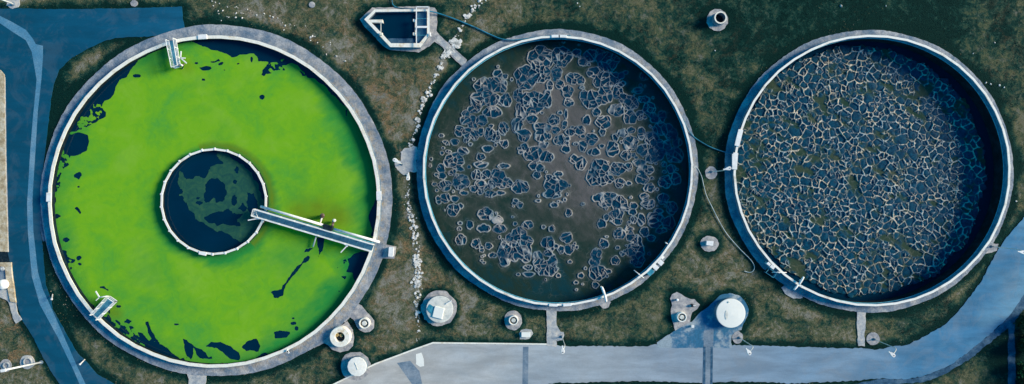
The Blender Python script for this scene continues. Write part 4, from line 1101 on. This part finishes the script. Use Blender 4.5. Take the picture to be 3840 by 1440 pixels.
r_ = ring_manhole((1274, 1264.4), 37.7, 'wide beige ring shaft holding two brass valves at the green tank edge', 1.0, 0.49, 0.2, None, False, RIM)
for q, (px, py) in enumerate(((1264.1, 1256), (1280, 1257.4))):
    x, y, _ = P(px, py, 0.7)
    v = MB().annulus(x, y, 0.17, 0.26, 0.62, 0.72, 18).build('valve_wheel', BRASS, r_)
    m = MB()
    for kk in range(3):
        a = kk * math.pi / 3
        m.bar((x - 0.19 * math.cos(a), y - 0.19 * math.sin(a), 0.68), (x + 0.19 * math.cos(a), y + 0.19 * math.sin(a), 0.68), 0.05)
    m.build('spokes', BRASS, v)
    MB().tube([(x, y, 0.2), (x, y, 0.74)], 0.05, 8).build('spindle', BRASS, v)
# open concrete pipe at the top right
h = 1.5; x, y, _ = P(2702, 66, h)
root = empty('open_standpipe', (x, y, 0), 'open upright concrete pipe with black mouth above the gap between two tanks', 'pipe')
R_ = 22.3 / PPM
MB().lathe(x, y, [(R_ * 1.16, 0.02), (R_ * 1.16, 0.12), (R_, 0.14), (R_, h), (R_ - 0.16, h), (R_ - 0.17, -0.5)], 40).build('pipe_wall', OUTW, root, False)
MB().annulus(x, y, R_ - 0.17, R_ + 0.02, h, h + 0.04, 40).build('pipe_lip', RIM, root)
MB().lathe(x, y, [(R_ - 0.16, 0.1), (0.02, 0.1)], 30, True).build('pipe_bottom', DARK, root)
# white lidded tanks
def lidded(c, r, h, label, mat, seam=True, name='storage_tank', n=64):
    x, y, _ = P(*c, h); R_ = r / PPM * (H - h) / H
    root = empty(name, (x, y, 0), label, 'tank', 'white lidded round tanks')
    MB().lathe(x, y, [(R_ * 0.985, 0.0), (R_ * 0.985, h - 0.15)], n).build('shell', OUTW, root, True)
    MB().lathe(x, y, [(R_ * 0.985, h - 0.15), (R_, h - 0.12), (R_, h - 0.02), (R_ * 0.96, h), (R_ * 0.5, h + 0.05), (0.02, h + 0.08)], n, True).build('lid', mat, root)
    return root, x, y, R_
root, x, y, R_ = lidded((2741, 1174.5), 54.6, 1.3, 'biggest white round tank with a slot in its plain lid beside the apron', CAPW)
MB().sheet(ellipse(*P(2724, 1181, 1.37)[:2], 0.2, 0.70, 24), 1.40).build('vent_slot', LID, root)
MB().lathe(*P(2733, 1133, 1.36)[:2], [(0.12, 1.3), (0.12, 1.42)], 12, True).build('vent_cap', LID, root)
root, x, y, R_ = lidded((1339, 1375), 36.6, 1.2, 'small white twelve-sided tank beside the diagonal kerb', RIM2, n=14)
MB().bar(P(1331, 1361, 1.3), P(1341, 1387, 1.3), 0.05, 0.05).build('lid_seam', LID, root)
root, x, y, R_ = lidded((1649, 1160), 50.5, 0.9, 'grey-white round tank with a square white hatch on ragged pad', LID)
MB().box((*P(1644, 1172, 1.0)[:2], 1.05), (1.55, 1.75, 0.18), math.radians(-14)).build('hatch', CAPW, root)
MB().bar(P(1672, 1140, 1.0), P(1694, 1128, 1.0), 0.14, 0.14).build('pipe', WHITE, root)
MB().bar(P(1625, 1180, 1.0), P(1660, 1196, 1.0), 0.12, 0.12).build('lid_brace', WHITE, root)
MB().sheet([P(1602, 1160, 0.99)[:2], P(1612, 1140, 0.99)[:2], P(1629, 1152, 0.99)[:2], P(1618, 1178, 0.99)[:2]], 0.985).build('lid_patch', TEAL, root)

def cabinet(c, size, rot, label, h=0.9, mat=WHITE, name='control_cabinet', group=None):
    x, y, _ = P(*c, h)
    root = empty(name, (x, y, 0.08), label, 'cabinet', group)
    MB().box((x, y, h / 2 + 0.05), (size[0] / PPM, size[1] / PPM, h - 0.1), rot, 0.03).build('housing', mat, root)
    MB().box((x, y, h + 0.02), (size[0] / PPM + 0.08, size[1] / PPM + 0.08, 0.06), rot, 0.02).build('lid', mat, root)
    s_, c__ = math.sin(rot), math.cos(rot)
    hx = size[0] / PPM / 2 + 0.02
    MB().box((x - hx * c__, y - hx * s_, h * 0.55), (0.04, size[1] / PPM * 0.7, h * 0.6), rot).build('door', LID, root)
    return root
cabinet((1466.3, 944.5), (16, 34), math.radians(-5), 'white cabinet on small pad at the right side of the green tank', 0.8)
cabinet((1972, 1255), (31, 16), 0, 'flat wide white cabinet beside the path under the middle tank', 0.6, CAPW)
cabinet((2662, 912), (24, 15), math.radians(-6), 'white and teal cabinet on the round pad between two tanks', 0.7)
cabinet((2597.5, 1224), (8, 8), 0, 'tiny white box on the blue apron', 0.5)
G = 'cabinets on the gravel at lower right of the middle tank'
a = math.radians(48)
cabinet((2477.5, 985), (15, 17), a, 'upper large white cabinet on the gravel of the middle tank', 1.0, WHITE, group=G)
cabinet((2459, 1003), (15, 17), a, 'second large white cabinet, between the teal one and its twin', 1.0, WHITE, group=G)
cabinet((2439.5, 1021.5), (22, 15), a, 'teal cabinet, lowest of the row on the middle tank gravel', 1.0, TEAL, group=G)
cabinet((2483.5, 964), (10, 11), a, 'smallest white box, topmost of the row beside the middle tank rim', 0.9, WHITE, group=G)
G = 'boxes at the lower left rim of the rightmost tank'
a = math.radians(-40)
cabinet((2882.7, 989.5), (12, 8), a, 'smaller white box against lower left rim of the rightmost tank', 1.2, WHITE, group=G)
cabinet((2896.7, 1001), (15, 10), a, 'larger white box against lower left rim of the rightmost tank', 1.2, WHITE, group=G)
# teal frame with dark tray
fp = [P(*c, 0.9) for c in ((2872, 1022), (2885.5, 1007), (2913, 1025), (2900.5, 1041.5))]
ctr = (sum(v[0] for v in fp) / 4, sum(v[1] for v in fp) / 4, 0.1)
root = empty('railed_pit', ctr, 'teal square frame over a dark pit at lower left of the rightmost tank', 'pit')
MB().prism([v[:2] for v in fp], 0.05, 0.16).build('pit_cover', DARK, root)
m = MB()
for i in range(4): m.bar(fp[i], fp[(i + 1) % 4], 0.07)
m.build('top_rail', TEAL, root)
for v in fp: MB().bar((v[0], v[1], 0.1), (v[0], v[1], 0.86), 0.06).build('post', TEAL, root)
# small valves on the three-lobed pad
x, y, _ = P(2540, 1124.6, 0.4)
root = empty('vent_pipe', (x, y, 0.05), 'tiny white vent on the upper lobe of the three-lobed pad', 'vent')
MB().lathe(x, y, [(0.14, 0.05), (0.14, 0.4)], 14, True).build('stem', OUTW, root)
MB().lathe(x, y, [(0.21, 0.4), (0.21, 0.46), (0.1, 0.52)], 14, True).build('cap', WHITE, root)
x, y, _ = P(2597, 1146.5, 0.4)
root = empty('gate_valve', (x, y, 0.05), 'teal and black valve on the right lobe of the three-lobed pad', 'valve')
MB().lathe(x, y, [(0.26, 0.05), (0.22, 0.4), (0.12, 0.45)], 14, True).build('body', DARK, root)
MB().bar((x - 0.45, y - 0.05, 0.3), (x - 0.1, y, 0.35), 0.12).build('lever', TEAL, root)
MB().bar((x + 0.1, y, 0.4), (x + 0.5, y + 0.06, 0.4), 0.1).build('pipe', WHITE, root)
# arms and rods on the rims
def rim_arm(label, segs, z=1.6, group='rod fittings on the tank rims', name='rim_bar', cat='rod'):  # plain bars and rods fixed across the tank rims
    a, b, w = segs[0]
    c = P((a[0] + b[0]) / 2, (a[1] + b[1]) / 2, z)
    root = empty(name, (c[0], c[1], RH), label, cat, group)
    for i, (a, b, w) in enumerate(segs):
        n = 6 if w > 0.15 else 2
        p = Vector(P(*a, z)); q = Vector(P(*b, z))
        pts = [p.lerp(q, k / n) for k in range(n + 1)]
        rr_ = [w / 2 * (0.55 + 0.45 * math.sin(math.pi * (0.15 + 0.7 * k / n))) for k in range(n + 1)] if w > 0.15 else w / 2
        MB().tube(pts, rr_, 10).build('arm', WHITE, root, True)
    MB().box((c[0], c[1], (RH + z) / 2), (0.2, 0.2, z - RH + 0.1)).build('bracket', LID, root)
    return root
rim_arm('thick white arm across the bottom rim of the middle tank', [((2256.5, 1075), (2268, 1106), 0.42), ((2268, 1106), (2274, 1132), 0.42), ((2253, 1073), (2256, 1082), 0.2)])
rim_arm('thin white rod crossing the lower right rim of the middle tank', [((2377, 1013), (2415, 1043), 0.12)])
rim_arm('short thin rod at right of the cabinets on the middle tank rim', [((2494, 908), (2504, 915), 0.12)])
rim_arm('thin horizontal rod crossing the lower left rim of the rightmost tank', [((2895, 1021), (2949.5, 1022), 0.12)])
rim_arm('thick white two-bladed arm on the lower left rim of the rightmost tank', [((3014, 1038), (2996, 1067), 0.38), ((2992, 1070), (2977, 1087), 0.36), ((3003, 1076), (3007, 1070), 0.14)])
# little round cover in the grass at the top
x, y, _ = P(1170, 18)
root = empty('manhole_cover', (x, y, 0), 'small round grey cover in the grass above the green tank', 'manhole')
MB().lathe(x, y, [(0.48, -0.05), (0.48, 0.10)], 28).build('frame', OUTW, root)
MB().lathe(x, y, [(0.48, 0.10), (0.44, 0.13), (0.02, 0.14)], 28, True).build('cover', PAD, root)

# ------------------------------------------------------------------ left edge: stone walls and a small tank
root = empty('stone_wall', (*P(10, 600)[:2], 0), 'long beige stone wall along the left edge of the photo', 'wall')
MB().prism(rough(W([(-60, 262), (0, 262), (16, 280), (17, 400), (20, 600), (24, 780), (30, 944), (-10, 944), (-12, 600), (-16, 400), (-60, 330)], 0.16), 0.03, 0.8), -0.1, 0.16).build('wall', BEIGE, root)
MB().prism(W([(16, 290), (19, 290), (23, 600), (32, 945), (29, 945), (19.5, 600)], 0.1), -0.1, 0.1).build('kerb', PALEPATH, root)
root = empty('stone_wall', (*P(35, 1080)[:2], 0), 'shorter beige stone wall below the gap at the left edge', 'wall')
MB().prism(rough(W([(-60, 984), (40, 984), (45, 1040), (52, 1090), (58, 1135), (38, 1130), (28, 1085), (22, 1040), (18, 1000), (-60, 1000)], 0.3), 0.03, 0.8), -0.1, 0.3).build('wall', BEIGE, root)
MB().prism(rough(W([(-60, 1085), (27, 1087), (38, 1130), (58, 1135), (66, 1180), (82, 1197), (60, 1214), (48, 1190), (30, 1130), (12, 1118), (-60, 1110)], 0.12), 0.08, 0.4, 5), -0.1, 0.12).build('footing', PALEPATH, root)
structure('pavement', [(-60, 1000), (20, 1000), (24, 1050), (30, 1090), (-60, 1090)], 0.07, CHANNEL2, 0.1)
structure('pavement', [(-60, 944), (28, 944), (38, 985), (-60, 985)], 0.034, DARK, 0.1)
rr2 = empty('water_tank', P(5, 1068, 0.1), 'small rounded white tank behind the short stone wall at left edge', 'tank')
x, y, _ = P(4, 1068, 1.0)
MB().lathe(x, y, [(0.75, 0.1), (0.78, 0.8), (0.65, 1.0), (0.02, 1.05)], 24, True).build('shell', WHITE, rr2, True)
MB().lathe(x, y, [(0.2, 1.02), (0.2, 1.15)], 14, True).build('lid', LID, rr2)
rr3 = empty('round_cap', P(6, 1008, 0.1), 'small grey round cap just above the small white tank at left edge', 'cap')
x, y, _ = P(6, 1008, 0.5)
MB().lathe(x, y, [(0.34, 0.07), (0.34, 0.45), (0.28, 0.5)], 20, True).build('body', PALEPATH, rr3)
MB().lathe(x, y, [(0.12, 0.5), (0.12, 0.6)], 12, True).build('knob', LID, rr3)
for c, R_ in (((102, 1358), 16), ((21.5, 1371), 12)):
    x, y, _ = P(*c, 0.3)
    root = empty('well_ring', (x, y, 0.05), 'larger round concrete well ring under the mast at lower left' if R_ == 16 else 'smaller round concrete well ring at the mast head, lower left', 'manhole')
    MB().annulus(x, y, R_ / PPM - 0.14, R_ / PPM, 0.0, 0.3, 28).build('ring', PALEPATH, root)
    MB().lathe(x, y, [(R_ / PPM - 0.12, 0.15), (0.02, 0.17)], 24, True).build('cover', PAD, root)

# ------------------------------------------------------------------ stones
stone_meshes = []
for q in range(6):
    r = random.Random(q + 40)
    base = []
    for i in range(7):
        a = 2 * math.pi * i / 7 + r.uniform(-0.3, 0.3); d = r.uniform(0.6, 1.0)
        base.append((d * math.cos(a), d * math.sin(a) * r.uniform(0.6, 1)))
    rings = [[(x, y, 0) for x, y in base], [(x * 0.95 + 0.05, y * 0.95, 0.45 + r.uniform(-0.1, 0.1)) for x, y in base], [(x * 0.5, y * 0.5, 0.7 + r.uniform(-0.1, 0.1)) for x, y in base]]
    mb = MB().quadstrip(rings, True, False, True)
    me = bpy.data.meshes.new('white_stone'); me.from_pydata(mb.v, [], mb.f); me.materials.append(STONE); stone_meshes.append(me)
def stone(px, py, s, label, group):
    o = bpy.data.objects.new('white_stone', stone_meshes[rnd.randrange(6)]); COL.objects.link(o)
    x, y, _ = P(px, py); o.location = (x, y, -0.02); o.scale = (s, s, s * 0.8); o.rotation_euler = (0, 0, rnd.uniform(0, 6.28))
    tag(o, label, 'stone', group)
sp = [(270, 12, 9), (305, 25, 6), (347, 36, 7), (285, 62, 7), (432, 74, 6), (515, 78, 5), (530, 72, 6), (545, 84, 5), (385, 112, 9), (335, 117, 8), (342, 145, 6), (430, 178, 6), (448, 184, 7), (520, 185, 10), (592, 190, 9), (530, 138, 9), (518, 146, 6), (578, 138, 6), (590, 140, 6), (605, 143, 5), (368, 218, 6), (648, 101, 7), (678, 115, 8), (745, 160, 8), (825, 145, 9), (888, 170, 9), (920, 182, 9), (970, 192, 5), (1022, 242, 7), (1050, 272, 10), (1100, 258, 8), (1148, 272, 5), (1035, 318, 8)]
for x, y, s in sp:
    p = zt([(x, y)])[0]
    stone(p[0], p[1], s / 2.84 / PPM * 1.35, 'small white stone lying in the grass above the green tank', 'white stones in the grass above the green tank')
sp = [(1318, 400, 13), (1340, 385, 12), (1365, 390, 9), (1318, 430, 8), (1393, 452, 8), (1452, 502, 8), (1530, 455, 7), (1532, 475, 6), (1488, 580, 9), (1592, 595, 12), (1690, 650, 12), (1265, 275, 5)]
for x, y, s in sp:
    p = zt([(x, y)])[0]
    stone(p[0], p[1], s / 2.84 / PPM * 1.3, 'white stone in the grass at upper right of the green tank', 'white stones at upper right of the green tank')
for px, py in ((2166, 12), (2174, 25), (3155, 22), (3322, 22), (2681, 190), (3730, 160), (3650, 200)):
    stone(px, py, 0.16 if px != 3155 else 0.3, 'tiny white stone in the dark grass along the top', 'tiny stones in the dark grass')
for px, py in ((3748, 320), (3765, 328), (3715, 315), (3697, 310), (3811, 755)):
    stone(px, py, 0.2, 'pale stone in the grass right of the rightmost tank', 'pale stones right of the rightmost tank')

# the line of white rubble
TR = [(1805, -5, 16, 1.0), (1775, 35, 12, 1.0), (1750, 70, 9, 0.9), (1725, 105, 9, 0.5), (1715, 128, 10, 0.4), (1700, 160, 16, 1.2), (1718, 165, 12, 1.0), (1685, 195, 14, 1.0), (1660, 220, 8, 0.4), (1650, 260, 9, 1.0), (1630, 290, 10, 0.9), (1612, 335, 7, 0.8), (1595, 375, 9, 1.0), (1578, 410, 6, 0.4), (1570, 445, 10, 1.1), (1565, 480, 7, 0.5), (1545, 515, 8, 0.7), (1540, 560, 10, 0.9), (1535, 680, 7, 1.0), (1528, 715, 8, 0.6), (1530, 740, 9, 1.0), (1525, 765, 7, 0.5), (1538, 790, 11, 1.1), (1548, 845, 13, 1.3), (1555, 880, 11, 1.0), (1560, 915, 13, 1.1), (1562, 950, 14, 1.4), (1565, 985, 13, 1.3), (1570, 1015, 12, 1.1), (1562, 1060, 15, 1.4), (1568, 1095, 14, 1.3), (1562, 1130, 9, 1.0), (1566, 1160, 8, 1.0), (1565, 1200, 8, 1.0), (1568, 1230, 7, 0.8), (1566, 1262, 6, 0.7), (1565, 1290, 6, 0.5)]
m = MB()
r = random.Random(77)
for i in range(len(TR) - 1):
    x0, y0, w0, d0 = TR[i]; x1, y1, w1, d1 = TR[i + 1]
    if y0 < 600 < y1: continue
    n = int(math.hypot(x1 - x0, y1 - y0) * max(0.1, (d0 + d1) / 2 - 0.25) * r.uniform(0.2, 0.85))
    for _ in range(n):
        f = r.random(); w = (w0 + (w1 - w0) * f)
        px = x0 + (x1 - x0) * f + r.gauss(0, w * 0.55); py = y0 + (y1 - y0) * f + r.uniform(-4, 4)
        x, y, _z = P(px, py); s = 0.06 + 0.30 * r.random() ** 2.2
        k_ = r.randint(5, 7); a0 = r.uniform(0, 6)
        base = [(x + s * r.uniform(0.6, 1.1) * math.cos(a0 + 6.283 * q / k_), y + s * r.uniform(0.5, 1.1) * math.sin(a0 + 6.283 * q / k_)) for q in range(k_)]
        zt0 = s * r.uniform(0.15, 0.4)
        cxm = sum(p[0] for p in base) / k_; cym = sum(p[1] for p in base) / k_
        m.quadstrip([[(p[0], p[1], -0.05) for p in base], [(p[0], p[1], zt0 * 0.6) for p in base], [(cxm + (p[0] - cxm) * 0.5, cym + (p[1] - cym) * 0.5, zt0) for p in base]], True, False, True)
for (qx, qy, qr, cnt) in ((1700, 158, 14, 26), (1722, 160, 8, 12), (1712, 172, 10, 12), (1676, 202, 12, 24), (1690, 190, 8, 14), (1663, 214, 7, 10), (1752, 62, 7, 8), (1650, 255, 6, 8), (1590, 372, 7, 10), (1568, 450, 7, 8), (1563, 1058, 12, 16), (1566, 985, 12, 12)):
    for _ in range(cnt):
        px = qx + r.gauss(0, qr * 0.6); py = qy + r.gauss(0, qr * 0.6)
        x, y, _z = P(px, py); s = r.uniform(0.12, 0.38); k_ = r.randint(5, 8); a0 = r.uniform(0, 6)
        base = [(x + s * r.uniform(0.5, 1.2) * math.cos(a0 + 6.283 * q / k_), y + s * r.uniform(0.4, 1.0) * math.sin(a0 + 6.283 * q / k_)) for q in range(k_)]
        zz = r.uniform(0.07, 0.14)
        m.quadstrip([[(p[0], p[1], -0.05) for p in base], [(p[0], p[1], zz) for p in base]], True, False, True)
o = m.build('white_rubble', STONE)
tag(o, 'broken line of white rubble crossing the grass between green and middle tanks', 'rubble', None, 'stuff')

# ------------------------------------------------------------------ shrubs at the lower right corner
LEAFD = M('dark_leaves', 0.7, 0.3)
LEAFD.color(LEAFD.ramp(LEAFD.noise(1.8, 5, 0.7), [(0.35, (0.006, 0.028, 0.016)), (0.55, (0.03, 0.06, 0.02)), (0.72, (0.14, 0.15, 0.06))])); LEAFD = LEAFD.m
LEAFG = M('golden_leaf_tips', 0.7, 0.3)
LEAFG.color(LEAFG.ramp(LEAFG.noise(2.5, 4, 0.7), [(0.35, (0.10, 0.13, 0.03)), (0.6, (0.32, 0.32, 0.10)), (0.75, (0.4, 0.36, 0.2))])); LEAFG = LEAFG.m
BARK = mottled('bark', (0.03, 0.022, 0.015), (0.06, 0.045, 0.03), (0.1, 0.08, 0.06), 2.0, 8).m
def shrub(c, r_, h, seed, label):
    x, y, _ = P(*c); rg = random.Random(seed)
    root = empty('evergreen_shrub', (x, y, -0.05), label, 'shrub', 'shrubs at the lower right corner')
    m = MB().tube([(x, y, -0.1), (x + 0.05, y, h * 0.5), (x, y + 0.05, h * 0.85)], [0.14, 0.09, 0.03], 8)
    for q in range(9):
        a = rg.uniform(0, 6.28); z = h * rg.uniform(0.2, 0.7)
        m.tube([(x, y, z), (x + r_ * 0.7 * math.cos(a), y + r_ * 0.7 * math.sin(a), z + 0.4)], [0.05, 0.015], 5)
    m.build('trunk', BARK, root)
    for nm, mt, cnt in (('crown', LEAFD, 3400), ('leaf_tips', LEAFG, 420)):
        m = MB()
        clumps = [(rg.uniform(0, 6.28), math.sqrt(rg.random()), rg.random()) for _ in range(26)]
        for _ in range(cnt):
            a, q, zz = clumps[rg.randrange(26)]
            lim = r_ * (1 - 0.55 * zz)
            px = x + lim * q * math.cos(a) + rg.gauss(0, 0.26); py = y + lim * q * math.sin(a) + rg.gauss(0, 0.26)
            pz = 0.25 + (h - 0.3) * zz + rg.gauss(0, 0.22) + (0.25 if nm == 'leaf_tips' else 0)
            s_ = rg.uniform(0.05, 0.13); L_ = s_ * rg.uniform(1.5, 3.0)
            d = Vector((rg.gauss(0, 1), rg.gauss(0, 1), rg.gauss(0.2, 0.5))).normalized()
            n_ = d.cross(Vector((rg.gauss(0, 1), rg.gauss(0, 1), rg.gauss(0, 1)))).normalized()
            p = Vector((px, py, max(pz, 0.1)))
            b = len(m.v)
            m.v += [tuple(p - d * L_), tuple(p + n_ * s_), tuple(p + d * L_), tuple(p - n_ * s_)]
            m.f.append((b, b + 1, b + 2, b + 3))
        m.build(nm, mt, root)
shrub((3852, 1210), 1.5, 2.6, 1, 'dark shrub with golden tips, uppermost at the lower right corner')
shrub((3850, 1295), 1.6, 2.8, 2, 'dark shrub in the middle of the row at the lower right corner')
shrub((3845, 1380), 1.5, 2.6, 3, 'dark shrub third down the row at the lower right corner')
shrub((3840, 1455), 1.5, 2.6, 4, 'dark shrub cut by the bottom edge at the lower right corner')

# ------------------------------------------------------------------ grass tufts: real blades in clumps over the lawn
def tufts():
    rg = np.random.default_rng(8)
    N = 60000
    x = rg.uniform(-80.5, 80.5, N); y = rg.uniform(-30.5, 30.5, N)
    keep = np.ones(N, bool)
    for t in TANKS.values():
        a, b, rx, ry_ = t['gr']; wx, wy, _ = P(a, b)
        keep &= np.hypot((x - wx) / rx, (y - wy) / ry_) * PPM > 1.004
    def inpoly(poly):
        w = W(poly); ins = np.zeros(N, bool)
        for k in range(len(w)):
            ax, ay = w[k]; bx, by = w[(k + 1) % len(w)]
            if by != ay: ins ^= ((ay > y) != (by > y)) & (x < (bx - ax) * (y - ay) / (by - ay) + ax)
        return ins
    for poly in (LROAD, BROAD, APR, TREF, BASPAD): keep &= ~inpoly(poly)
    for (a, b, r_) in ((2690, 75, 42), (1279, 1272, 50), (1333, 1373, 58), (1646, 1156, 69), (1924, 1202, 38), (2661, 914, 36), (1369, 1212, 40), (1525, 600, 50), (2667, 648, 26), (2068, 1230, 30), (3231, 1230, 26), (738, 1425, 40), (1970, 1253, 30)):
        wx, wy, _ = P(a, b); keep &= np.hypot(x - wx, y - wy) > r_ / PPM
    x = x[keep]; y = y[keep]; n = len(x)
    dens = fbm(x, y, 2.2, 300, 3)
    k2 = rg.random(n) < np.clip((dens - 0.3) * 2.5, 0.05, 1); x = x[k2]; y = y[k2]; n = len(x)
    a = rg.uniform(0, 6.283, n); L = rg.uniform(0.05, 0.16, n); hgt = rg.uniform(0.03, 0.13, n); w = L * rg.uniform(0.3, 0.7, n)
    V = np.zeros((n, 3, 3))
    V[:, 0] = np.stack([x - w * np.sin(a), y + w * np.cos(a), np.full(n, -0.03)], 1)
    V[:, 1] = np.stack([x + w * np.sin(a), y - w * np.cos(a), np.full(n, -0.03)], 1)
    V[:, 2] = np.stack([x + L * np.cos(a), y + L * np.sin(a), hgt], 1)
    me = bpy.data.meshes.new('grass_tufts')
    me.vertices.add(n * 3); me.vertices.foreach_set('co', V.reshape(-1))
    me.loops.add(n * 3); me.loops.foreach_set('vertex_index', np.arange(n * 3))
    me.polygons.add(n); me.polygons.foreach_set('loop_start', np.arange(0, n * 3, 3)); me.polygons.foreach_set('loop_total', np.full(n, 3))
    me.update(); me.validate()
    dr = me.attributes.new('dry', 'FLOAT', 'POINT'); dr.data.foreach_set('value', np.repeat(np.clip(fbm(x, y, 4.0, 90) * 1.2 - 0.2, 0, 1), 3).astype(np.float32))
    lu = me.attributes.new('deep_green', 'FLOAT', 'POINT'); lu.data.foreach_set('value', np.repeat(np.clip(fbm(x, y, 5.0, 95) * 1.6 - 0.5, 0, 1), 3).astype(np.float32))
    me.materials.append(GRASS)
    o = bpy.data.objects.new('grass', me); COL.objects.link(o)
    tag(o, 'short rough grass tufts growing all over the lawn', 'grass', None, 'stuff')
tufts()
